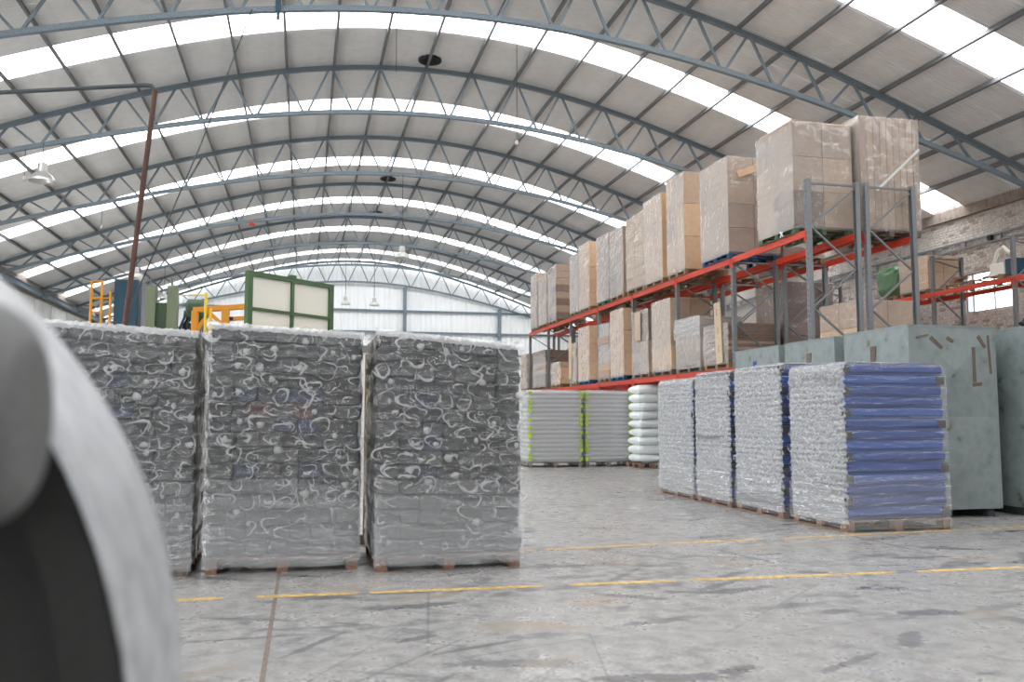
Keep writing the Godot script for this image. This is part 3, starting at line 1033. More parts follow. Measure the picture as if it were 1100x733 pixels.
	boxpart(mp, "housing", mats["cream"], Vector3(0, 0.17, 0), Vector3(0.5, 0.34, 0.5))
	boxpart(mp, "cover", mats["teal"], Vector3(0, 0.2, 0.42), Vector3(0.45, 0.4, 0.3))
	tubepart(mp, "curved_pipe", mats["cream"], [Vector3(0, 0.05, -0.75), Vector3(0, 0.1, -0.5), Vector3(0, 0.4, -0.35), Vector3(0, 0.72, -0.2), Vector3(0, 0.8, 0.0), Vector3(0, 0.6, 0.2)], 0.05, 8)
	var wb := thing("timber_block", "short brown timber block on the pallets of the wall rack", "timber", W(18.2, 5.211, 21.5), g3)
	boxpart(wb, "block", mats["wood"], Vector3(0, 0.06, 0), Vector3(0.3, 0.12, 0.2))
	boxpart(wb, "block", mats["wood_red"], Vector3(0.05, 0.16, 0.1), Vector3(0.2, 0.08, 0.4))

# ---------------------------------------------------------------- floor stacks
# height field of film drawn over bundle ends: cells of cw by ch, each a dome with a dent and curling folds
func film_field(nu: int, nv: int, w: float, h: float, rows: int, cols: int, rg: RandomNumberGenerator, amp: float, fold: float, folds: int, y_low := 0.0) -> PackedFloat32Array:
	var f := PackedFloat32Array()
	f.resize(nu * nv)
	for r in nv:
		for c in nu:
			f[r * nu + c] = 0.008 * noise_b.get_noise_2d(c * 0.8, r * 2.6) + 0.012 * noise_a.get_noise_2d(c * 0.5 + 300.0, r * 7.0)
	var du := w / (nu - 1)
	var dv := h / (nv - 1)
	var cw := w / cols
	var ch := h / rows
	for a in rows:
		for b in cols:
			var cx := (b + 0.5 + (0.25 if a % 2 else -0.25)) * cw + rg.randf_range(-0.02, 0.02)
			var cy := (a + 0.5) * ch + rg.randf_range(-0.012, 0.012)
			var low := 1.0 if cy > y_low else 0.45
			var ra := cw * 0.56
			var rb := ch * 0.56
			var arcs := []
			for q in folds:
				var f0 := rg.randf() * TAU
				arcs.append([rg.randf_range(0.3, 0.95), f0, rg.randf_range(1.2, 3.6), rg.randf_range(0.5, 1.0) * (1.0 if rg.randf() < 0.75 else -0.6), rg.randf_range(0.07, 0.13), rg.randf_range(-0.25, 0.25), rg.randf_range(-0.25, 0.25)])
			var c0 := maxi(0, int((cx - ra * 1.3) / du))
			var c1 := mini(nu - 1, int((cx + ra * 1.3) / du) + 1)
			var r0 := maxi(0, int((cy - rb * 1.3) / dv))
			var r1 := mini(nv - 1, int((cy + rb * 1.3) / dv) + 1)
			for r in range(r0, r1 + 1):
				for c in range(c0, c1 + 1):
					var x := (c * du - cx) / ra
					var y := (r * dv - cy) / rb
					var d2 := x * x + y * y
					if d2 > 1.6:
						continue
					var v := 0.0
					if d2 < 1.0:
						v += amp * low * (1.0 - d2 * d2)
						v -= amp * 0.45 * low * exp(-d2 * 6.0)
					for q in arcs:
						var xx: float = x - q[5]
						var yy: float = y - q[6]
						var dd := sqrt(xx * xx + yy * yy)
						var off: float = (dd - q[0]) / q[4]
						if absf(off) < 2.5:
							var an: float = fposmod(atan2(yy, xx) - q[1], TAU)
							if an < q[2]:
								v += fold * low * q[3] * exp(-off * off) * sin(PI * an / q[2])
					f[r * nu + c] += v
	return f

# film over the front of a stack, from its foot up over a rounded top edge and back over the top; local +z faces out
func film_front(w: float, h: float, depth: float, rows: int, cols: int, rg: RandomNumberGenerator, amp: float, fold: float, folds: int, step: float, y_low := 0.0, lean := 0.0) -> ArrayMesh:
	var rad := 0.07
	var total := h - rad + rad * PI / 2 + depth - rad
	var nu := int(w / step) + 1
	var nv_front := int(h / step) + 1
	var f := film_field(nu, nv_front, w, h, rows, cols, rg, amp, fold, folds, y_low)
	var nv := nv_front + 24
	var p := PackedVector3Array()
	p.resize(nu * nv)
	for r in nv:
		for c in nu:
			var x := -w * 0.5 + w * c / (nu - 1)
			var edge := clampf(minf(c, nu - 1 - c) * step / 0.05, 0.0, 1.0)
			var hh: float = f[mini(r, nv_front - 1) * nu + c]
			var s := (h - rad) * r / (nv_front - 1) if r < nv_front else 0.0
			var sag := lean * (x / w + 0.5)
			if r < nv_front:
				var wave := 0.016 * sin(s * TAU / (h / rows)) * (1.0 - edge)
				p[r * nu + c] = Vector3(x + signf(x) * wave, s - sag * s / h, hh - 0.025 * (1.0 - edge) + 0.01)
			else:
				var t := float(r - nv_front + 1) / 24.0
				var q := 0.5 * noise_b.get_noise_2d(c * 1.1, r * 9.0) * 0.03
				if t < 0.4:
					var an := t / 0.4 * PI * 0.5
					p[r * nu + c] = Vector3(x, h - rad + sin(an) * rad - sag + q * sin(an), cos(an) * rad - rad + hh * (1.0 - t / 0.4) * 0.8 - 0.025 * (1.0 - edge) + 0.01)
				else:
					p[r * nu + c] = Vector3(x, h - sag + q, -rad - (depth - rad) * (t - 0.4) / 0.6)
	var mb := MB.new()
	mb.grid(p, nu, nv, Vector3(0, 0, 1))
	return mb.done()

# bunched film strands and tufts, whitened to stand in for highlights, in a w wide field from y0 to y1; local +z faces out
func fold_glint_mesh(w: float, y0: float, y1: float, rows: int, cols: int, rg: RandomNumberGenerator, size: float, low: float, z: float, lean := 0.0) -> ArrayMesh:
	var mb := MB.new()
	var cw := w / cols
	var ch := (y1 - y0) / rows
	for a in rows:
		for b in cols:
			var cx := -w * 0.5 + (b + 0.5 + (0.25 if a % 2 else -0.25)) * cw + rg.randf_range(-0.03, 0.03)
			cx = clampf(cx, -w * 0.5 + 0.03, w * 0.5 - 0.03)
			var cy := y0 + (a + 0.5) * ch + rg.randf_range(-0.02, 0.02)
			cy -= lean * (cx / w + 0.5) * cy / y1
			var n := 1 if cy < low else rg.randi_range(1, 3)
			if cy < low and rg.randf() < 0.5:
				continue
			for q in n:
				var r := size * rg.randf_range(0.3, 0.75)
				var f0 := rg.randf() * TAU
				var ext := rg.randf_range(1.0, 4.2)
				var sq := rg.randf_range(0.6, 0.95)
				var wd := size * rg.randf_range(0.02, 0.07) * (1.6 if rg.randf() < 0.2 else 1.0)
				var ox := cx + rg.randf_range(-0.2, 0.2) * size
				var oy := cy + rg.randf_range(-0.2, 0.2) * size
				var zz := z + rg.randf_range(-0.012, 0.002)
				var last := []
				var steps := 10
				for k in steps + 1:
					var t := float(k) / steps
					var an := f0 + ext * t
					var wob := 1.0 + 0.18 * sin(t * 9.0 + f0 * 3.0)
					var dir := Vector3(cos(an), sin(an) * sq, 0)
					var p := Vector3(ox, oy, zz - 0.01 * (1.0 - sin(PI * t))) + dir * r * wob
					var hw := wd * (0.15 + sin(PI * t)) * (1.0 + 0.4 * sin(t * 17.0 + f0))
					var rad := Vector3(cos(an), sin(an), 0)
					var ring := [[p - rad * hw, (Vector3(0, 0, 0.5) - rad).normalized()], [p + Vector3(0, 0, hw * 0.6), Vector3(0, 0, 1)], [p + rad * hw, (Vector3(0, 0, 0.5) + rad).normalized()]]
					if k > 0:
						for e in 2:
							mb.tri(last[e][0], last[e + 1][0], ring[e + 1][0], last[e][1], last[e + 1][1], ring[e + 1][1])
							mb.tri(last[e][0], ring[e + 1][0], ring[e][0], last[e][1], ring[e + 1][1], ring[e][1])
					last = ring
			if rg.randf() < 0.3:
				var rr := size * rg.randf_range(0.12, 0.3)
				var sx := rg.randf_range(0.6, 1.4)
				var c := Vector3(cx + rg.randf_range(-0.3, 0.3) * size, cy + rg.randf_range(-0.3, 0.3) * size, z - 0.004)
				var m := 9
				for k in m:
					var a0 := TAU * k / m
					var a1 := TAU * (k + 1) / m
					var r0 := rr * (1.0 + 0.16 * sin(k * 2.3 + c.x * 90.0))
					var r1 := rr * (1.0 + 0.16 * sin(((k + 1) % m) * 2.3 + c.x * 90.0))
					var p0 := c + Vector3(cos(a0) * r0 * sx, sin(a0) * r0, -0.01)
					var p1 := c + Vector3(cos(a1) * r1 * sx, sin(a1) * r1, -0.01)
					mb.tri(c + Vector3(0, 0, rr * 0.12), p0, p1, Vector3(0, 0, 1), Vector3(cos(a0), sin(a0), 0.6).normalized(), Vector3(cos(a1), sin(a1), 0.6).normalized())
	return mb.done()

func build_grey_stacks() -> void:
	# the ends of rolled bundles: rounded blocks with a turned-in end
	var ends := []
	for k in 3:
		var mb := MB.new()
		var nu := 17
		var p := PackedVector3Array()
		var prof := [[0.0, 0.0, -0.02], [0.4, 0.4, -0.016], [0.75, 0.75, 0.004], [0.95, 0.95, -0.004], [1.03, 1.03, -0.03], [1.03, 1.03, -1.12]]
		for q in prof:
			for c in nu:
				var an := TAU * c / (nu - 1)
				var sx := signf(cos(an)) * pow(absf(cos(an)), 0.45)
				var sy := signf(sin(an)) * pow(absf(sin(an)), 0.45)
				var wob := 1.0 + 0.05 * sin(an * 3.0 + k * 2.0)
				p.push_back(Vector3(sx * q[0] * 0.088 * wob, sy * q[1] * 0.0675 * wob, q[2]))
		mb.grid(p, nu, prof.size(), Vector3(1, 0, 0))
		ends.append(mb.done())
	var spec := [
		[-1.6, 8.33, 1.3, 2.24, 0.08, "grey film-wrapped stack of rolled bundles, the one beside the round steel wheel", 0.0],
		[-0.165, 8.35, 1.37, 2.25, 0.07, "grey film-wrapped stack of rolled bundles standing across the floor joint", 0.0],
		[1.325, 8.15, 1.38, 2.2, 0.12, "grey film-wrapped stack of rolled bundles at the open aisle, on brown pallet blocks", 0.012],
	]
	var idx := 0
	for s in spec:
		var w: float = s[2]
		var h: float = s[3]
		var t := thing("wrapped_stack", s[5], "stack", W(s[0], 0, s[1] + 0.62), "grey wrapped stacks")
		t.rotation.y = s[6]
		var zf := 0.6
		pallet(t, Vector3(0, 0, 0), w - 0.04, 1.2, mats["wood_red"] if idx != 0 else mats["wood_grey"])
		var rows := 15
		var cols := 7
		var lh := (h - 0.15) / rows
		var cw := (w - 0.04) / cols
		for r in rows:
			var rowoff := rng.randf_range(-0.06, 0.06)
			for c in cols:
				var m := "bundle_grey"
				var q := rng.randf()
				if q < 0.3:
					m = "bundle_dark"
				elif q < 0.55:
					m = "bundle_light"
				var cen := absf(c - 2.5) < 2.2 and r > 4 and r < 12
				if cen and rng.randf() < 0.22:
					m = "bundle_blue" if idx == 2 or rng.randf() < 0.55 else ("bundle_red" if idx == 1 else "bundle_blue")
				var x := -w * 0.5 + 0.02 + (c + 0.5) * cw + (rowoff if c > 0 and c < cols - 1 else 0.0)
				var lean: float = s[4] * (x / w + 0.5) * r / rows
				part(t, "bundle", ends[rng.randi() % 3], mats[m], Vector3(x, 0.15 + (r + 0.5) * lh - lean, zf - 0.03 + rng.randf_range(-0.025, 0.012)), Basis(Vector3(0, 0, 1), rng.randf_range(-0.12, 0.12)) * Basis.from_scale(Vector3(cw / 0.178 * rng.randf_range(1.0, 1.3), lh / 0.138 * rng.randf_range(0.9, 1.08), 1)))
		var rg := RandomNumberGenerator.new()
		rg.seed = 40 + idx
		part(t, "stretch_film", film_front(w + 0.0, h - 0.09, 1.15, rows, cols, rg, 0.03, 0.018, 3, 0.0085, 0.5, s[4]), mats["film_grey"], Vector3(0, 0.09, zf))
		part(t, "film_fold_glints", fold_glint_mesh(w - 0.04, 0.2, h - 0.03, rows, cols, rg, 0.135, 0.6, 0.041, s[4]), mats["film_glint_strand"], Vector3(0, 0, zf))
		# slack film along the top edge, whitened to paint in light from above
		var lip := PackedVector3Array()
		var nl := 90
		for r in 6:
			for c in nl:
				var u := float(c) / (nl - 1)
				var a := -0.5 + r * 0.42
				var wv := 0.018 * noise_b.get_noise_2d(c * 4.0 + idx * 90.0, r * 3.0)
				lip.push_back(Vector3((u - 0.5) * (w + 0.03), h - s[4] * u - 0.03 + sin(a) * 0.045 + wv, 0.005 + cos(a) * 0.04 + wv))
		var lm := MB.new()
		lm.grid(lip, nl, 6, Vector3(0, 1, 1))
		part(t, "film_lip_highlight", lm.done(), mats["film_fold_highlight"], Vector3(0, 0, zf))
		# further turns of film round the foot, bridging the hollows
		var rg2 := RandomNumberGenerator.new()
		rg2.seed = 60 + idx
		for turn in 3:
			var nu := 90
			var nv := 40
			var bw := w + 0.015
			var bh: float = [0.78, 0.62, 0.36][turn]
			var fld := film_field(nu, nv, bw, bh, 4, 7, rg2, 0.006, 0.006, 1)
			var p := PackedVector3Array()
			for r in nv:
				for c in nu:
					var u := float(c) / (nu - 1)
					var edge := clampf(minf(u, 1.0 - u) * 25.0, 0.0, 1.0)
					var lo := 0.05 + 0.07 * maxf(0.0, noise_a.get_noise_1d(c * 3.0 + idx * 50.0 + turn * 20.0))
					var hi := 0.06 + bh + 0.05 * noise_a.get_noise_1d(c * 1.6 + idx * 77.0 + turn * 31.0) - 0.05 * u
					p.push_back(Vector3(-bw * 0.5 + bw * u, lerpf(lo, hi, float(r) / (nv - 1)), fld[r * nu + c] + 0.026 + 0.006 * turn + 0.012 * edge + 0.006 * noise_a.get_noise_1d(r * 9.0)))
			var bmb := MB.new()
			bmb.grid(p, nu, nv, Vector3(0, 0, 1))
			part(t, "foot_film", bmb.done(), mats["film_band"], Vector3(0, 0, zf))
		for sd in ["F", "R"]:
			film_face(t, Vector3(0, h * 0.5 + 0.02, -0.03), Vector3(w, h - 0.16, 1.12), sd, mats["film_mid"], idx, 0.008)
		idx += 1
	# behind them, seen through the gap
	var pk := thing("timber_plank", "weathered brown plank standing in the gap between two grey stacks", "plank", W(0.7, 0, 9.95))
	boxpart(pk, "plank", mats["wood"], Vector3(0, 1.05, 0), Vector3(0.09, 2.1, 0.05))
	boxpart(pk, "foot", mats["wood_grey"], Vector3(0.02, 0.05, -0.06), Vector3(0.3, 0.1, 0.07))

func build_blue_stacks() -> void:
	# crumpled film over the ends of the profiles, made twice
	var crumple := []
	for k in 2:
		var rg := RandomNumberGenerator.new()
		rg.seed = 80 + k
		crumple.append(film_front(1.26, 2.0, 1.4, 26, 15, rg, 0.016, 0.012, 2, 0.0105, 0.35))
	var front_rg := RandomNumberGenerator.new()
	front_rg.seed = 99
	var spec := [
		[9.62, 10.86, 2.07, "beside the yellow line"],
		[11.1, 12.44, 2.14, "second from the yellow line"],
		[12.62, 13.84, 2.12, "third from the yellow line"],
		[13.96, 15.45, 2.06, "fourth from the yellow line"],
	]
	var idx := 0
	for s in spec:
		var lab: String = "blue profiles wrapped in crumpled film, stack " + s[3]
		var dep: float = s[1] - s[0]
		var h: float = s[2]
		var t := thing("blue_profile_stack", lab, "stack", W(7.19, 0, (s[0] + s[1]) * 0.5), "blue wrapped stacks")
		pallet(t, Vector3.ZERO, 1.46, dep - 0.03, mats["wood_red"])
		var n := 14
		var lh := (h - 0.17) / n
		for k in n:
			var mb := MB.new()
			var sw := 1.445 + rng.randf_range(-0.02, 0.02)
			var off := rng.randf_range(-0.015, 0.015)
			# a tray with a rounded edge and a groove below
			mb.cbox(Vector3(0, 0.012, 0), Vector3(sw, lh * 0.74, dep - 0.06), 0.022)
			mb.box(Vector3(0, -lh * 0.42, 0), Vector3(sw - 0.05, lh * 0.14, dep - 0.1))
			var pr := part(t, "profile", mb.done(), mats["blue_paint"] if k % 3 else mats["blue_paint_b"], Vector3(off, 0.155 + (k + 0.5) * lh, 0))
			part(pr, "end_plate", unit_box, mats["end_grey"], Vector3(-sw * 0.5 - 0.004, 0.005, 0), Basis.from_scale(Vector3(0.014, lh * 0.86, dep - 0.07)))
			var side := -1.0 if k % 2 else 1.0
			if k % 2 or k % 4 == 0:
				part(pr, "end_cap", unit_box, mats["cap_dark"], Vector3(side * (sw * 0.5 - 0.045), 0.005, 0.004), Basis.from_scale(Vector3(0.11, lh * 0.8, dep - 0.04)))
		part(t, "stretch_film", crumple[idx % 2], mats["film_milk"], Vector3(-0.735, 0.09, 0), Basis(Vector3.UP, -PI / 2) * Basis.from_scale(Vector3(dep / 1.24, (h - 0.08) / 2.0, 1)))
		var rgt := RandomNumberGenerator.new()
		rgt.seed = 120 + idx
		part(t, "film_fold_glints", fold_glint_mesh(dep - 0.02, 0.25, h - 0.02, 16, 10, rgt, 0.095, 0.4, 0.03), mats["film_fold_highlight"], Vector3(-0.735, 0, 0), Basis(Vector3.UP, -PI / 2))  # white strands paint glints onto the crumpled film
		# thin film over the blue side: stretched in level pleats
		var nu := 60
		var nv := 150
		var p := PackedVector3Array()
		for r in nv:
			for c in nu:
				var u := float(c) / (nu - 1)
				var y := 0.02 + (h - 0.03) * r / (nv - 1)
				var q := fposmod((y - 0.155) / lh, 1.0)
				var sagf := -0.018 * pow(absf(q - 0.5) * 2.0, 6.0)
				var hh := sagf + 0.016 * noise_a.get_noise_2d(c * 1.6 + idx * 70.0, r * 8.0) + 0.008 * noise_b.get_noise_2d(c * 1.2, r * 4.0 + c * 0.4)
				var edge := minf(u, 1.0 - u)
				hh += 0.02 * sin(r * 1.7 + idx) * clampf(1.0 - edge * 22.0, 0.0, 1.0)
				p.push_back(Vector3((u - 0.5) * 1.47, y, dep * 0.5 + 0.012 + hh))
		var fb := MB.new()
		fb.grid(p, nu, nv, Vector3(0, 0, 1))
		part(t, "side_film", fb.done(), mats["film_thin"])
		film_face(t, Vector3(0, 0.36, 0), Vector3(1.46, 0.66, dep), "N", mats["film_thin"], idx, 0.03)
		film_face(t, Vector3(0, 0.3, 0), Vector3(1.46, 0.5, dep), "F", mats["film_clear"], idx + 1, 0.045)
		film_face(t, Vector3(0, h * 0.5 + 0.01, 0), Vector3(1.46, h, dep), "T", mats["film_load"], idx + 2, 0.01)
		idx += 1

func build_silver_stacks() -> void:
	var spec := [[6.1, 7.7, 23.9, "silver profiles in level layers with lime end clips, further from the white sacks"], [7.76, 9.2, 23.9, "silver profiles in level layers with lime end clips, beside the white sacks"]]
	var idx := 0
	for s in spec:
		var w: float = s[1] - s[0]
		var t := thing("silver_profile_stack", s[3], "stack", W((s[0] + s[1]) * 0.5, 0, s[2] + 0.55), "silver stacks")
		pallet(t, Vector3.ZERO, w - 0.05, 1.05, mats["wood_grey"])
		var n := 16
		var lh := (2.13 - 0.15) / n
		for k in n:
			var mb := MB.new()
			mb.cbox(Vector3(0, 0.01, 0), Vector3(w - 0.05 + rng.randf_range(-0.03, 0.02), lh * 0.78, 1.05), 0.03)
			mb.box(Vector3(0, -lh * 0.4, 0), Vector3(w - 0.1, lh * 0.2, 0.98))
			var pr := part(t, "profile", mb.done(), mats["silver"], Vector3(0, 0.15 + (k + 0.5) * lh, 0))
			var side := -1.0 if (k + idx) % 2 else 1.0
			for sd in ([-1.0, 1.0] if k % 3 == 0 else [side]):
				part(pr, "lime_clip", unit_box, mats["lime"], Vector3(sd * (w * 0.5 - 0.06), 0.01, 0.5), Basis.from_scale(Vector3(0.1, lh * 0.75, 0.12)))
		film_face(t, Vector3(0, 1.1, 0), Vector3(w, 2.1, 1.08), "N", mats["film_thin"], idx, 0.03)
		film_face(t, Vector3(0, 1.1, 0), Vector3(w, 2.1, 1.08), "F", mats["film_thin"], idx + 1, 0.02)
		film_face(t, Vector3(0, 1.07, 0), Vector3(w, 2.14, 1.08), "T", mats["film_load"], idx + 1, 0.02)
		idx += 1
	var t := thing("white_sack_stack", "white puffy film-wrapped sacks stacked on a pallet under the rack", "stack", W(9.37, 0, 23.3))
	pallet(t, Vector3.ZERO, 0.8, 1.0, mats["wood_red"])
	for k in 9:
		var p := PackedVector3Array()
		var nu := 25
		var nv := 11
		for r in nv:
			var ph := PI * r / (nv - 1)
			for c in nu:
				var an := TAU * c / (nu - 1)
				var e := Vector3(signf(cos(an)) * pow(absf(cos(an)), 0.4), 0, signf(sin(an)) * pow(absf(sin(an)), 0.4))
				var rr := pow(sin(ph), 0.5)
				p.push_back(Vector3(e.x * rr * (0.42 + 0.02 * sin(an * 5 + k)), 0.125 * cos(ph) * (1.0 + 0.15 * sin(an * 4 + k)), e.z * rr * 0.5))
		var mb := MB.new()
		mb.grid(p, nu, nv, Vector3(1, 0, 0))
		part(t, "sack", mb.done(), mats["puffy"], Vector3(rng.randf_range(-0.02, 0.02), 0.262 + k * 0.238, 0))
	film_face(t, Vector3(0, 1.2, 0), Vector3(0.84, 2.2, 1.0), "N", mats["film_thin"], 1, 0.03)

# ---------------------------------------------------------------- tanks
func tank(label: String, x0: float, x1: float, d0: float, d1: float, h: float, marks := 0) -> void:
	var t := thing("metal_tank", label, "container", W((x0 + x1) * 0.5, 0, (d0 + d1) * 0.5), "cross-creased metal containers")
	var sx := x1 - x0
	var sz := d1 - d0
	var y0 := 0.12
	var hh := h - y0
	var cy := y0 + hh * 0.5
	# shell of four creased walls (two lozenges one above the other), lid and floor
	for f in 4:
		var mb := MB.new()
		var bs := Basis(Vector3.UP, f * PI / 2)
		var w := sx if f % 2 == 0 else sz
		var o := sz * 0.5 if f % 2 == 0 else sx * 0.5
		for k in 2:
			var ya := -hh * 0.5 + hh * 0.5 * k
			var yb := ya + hh * 0.5
			var q := [Vector3(-w * 0.5, ya, o), Vector3(w * 0.5, ya, o), Vector3(w * 0.5, yb, o), Vector3(-w * 0.5, yb, o)]
			var c := Vector3(0, (ya + yb) * 0.5, o + 0.05)
			for e in 4:
				mb.flat(bs * q[e], bs * q[(e + 1) % 4], bs * c, bs * Vector3(0, 0, 1))
		part(t, "side_panel", mb.done(), mats["tank"], Vector3(0, cy, 0))
	boxpart(t, "lid", mats["tank"], Vector3(0, h - 0.01, 0), Vector3(sx + 0.02, 0.03, sz + 0.02))
	boxpart(t, "base_sheet", mats["tank"], Vector3(0, y0 + 0.01, 0), Vector3(sx - 0.01, 0.03, sz - 0.01))
	for k in [-1, 1]:
		boxpart(t, "skid", mats["wood_dark"], Vector3(k * sx * 0.4, 0.06, 0), Vector3(0.12, 0.12, sz - 0.1))
		for j in [-1, 1]:
			boxpart(t, "corner_angle", mats["tank"], Vector3(k * (sx * 0.5 - 0.012), cy, j * (sz * 0.5 - 0.012)), Vector3(0.035, hh, 0.035))
	if marks == 1:
		for q in [[0.32, 0.55, 0.05, 0.5, 0.0], [0.36, 0.83, 0.16, 0.05, 0.1], [-0.28, 0.25, 0.24, 0.06, -0.7], [-0.05, 0.2, 0.12, 0.05, -0.5], [0.6, 0.4, 0.035, 0.55, 0.05], [0.47, 0.22, 0.05, 0.2, 0.6], [-0.5, 0.16, 0.2, 0.03, 0.2]]:
			part(t, "rust_smear", unit_box, mats["rust_smear"], Vector3(q[0], h - q[1], sz * 0.5 + 0.004 + 0.05 * (1.0 - maxf(absf(q[0]) / (sx * 0.5), absf(q[1] - hh * 0.25) / (hh * 0.25)))), Basis(Vector3(0, 0, 1), q[4]) * Basis.from_scale(Vector3(q[2], q[3], 0.006)))
		boxpart(t, "rust_patch", mats["rust_smear"], Vector3(-sx * 0.5 - 0.034, h - 0.42, 0.0), Vector3(0.012, 0.34, 0.12))
	elif marks == 2:
		boxpart(t, "hatch_label", mats["wood_grey"], Vector3(-sx * 0.5 - 0.026, h - 0.3, 0.05), Vector3(0.012, 0.16, 0.14))
	elif marks == 3:
		boxpart(t, "blue_sticker", mats["blue_paint"], Vector3(-sx * 0.5 - 0.026, h - 0.3, 0.0), Vector3(0.012, 0.12, 0.12))

func build_tanks() -> void:
	tank("grey-green creased metal container with brown rust smears, behind the nearest blue stack", 8.2, 9.62, 10.65, 12.15, 2.69, 1)
	tank("grey-green creased metal container with a square brown label, between two alike", 8.2, 9.6, 12.42, 13.9, 2.68, 2)
	tank("grey-green creased metal container with a blue sticker, beside the rack's end frame", 8.18, 9.18, 14.08, 15.7, 2.67, 3)
	tank("grey-green metal container standing free at the end of the row, lid littered black", 9.98, 11.4, 10.45, 11.95, 2.69)
	tank("grey-green metal container in the second row, seen down the gap", 9.74, 11.1, 12.4, 13.9, 2.69)
	for k in 6:
		var t := thing("black_scrap", "small black crumpled scrap lying on top of a metal container", "scrap", W(10.1 + 0.2 * k, 2.706, 10.62 + 0.05 * (k % 3)), "black scraps on the containers")
		var p := PackedVector3Array()
		for r in 7:
			var ph := PI * r / 6.0
			for c in 11:
				var an := TAU * c / 10.0
				var wob := 0.05 * (1.0 + 0.5 * sin(an * 3.0 + k) + 0.3 * cos(ph * 4.0 + k))
				p.push_back(Vector3(cos(an) * sin(ph) * wob * 1.4, wob * 0.9 * (1.0 - cos(ph)) * 0.8, sin(an) * sin(ph) * wob))
		var mb := MB.new()
		mb.grid(p, 11, 7, Vector3(1, 0, 0))
		part(t, "scrap", mb.done(), mats["rubbish"])

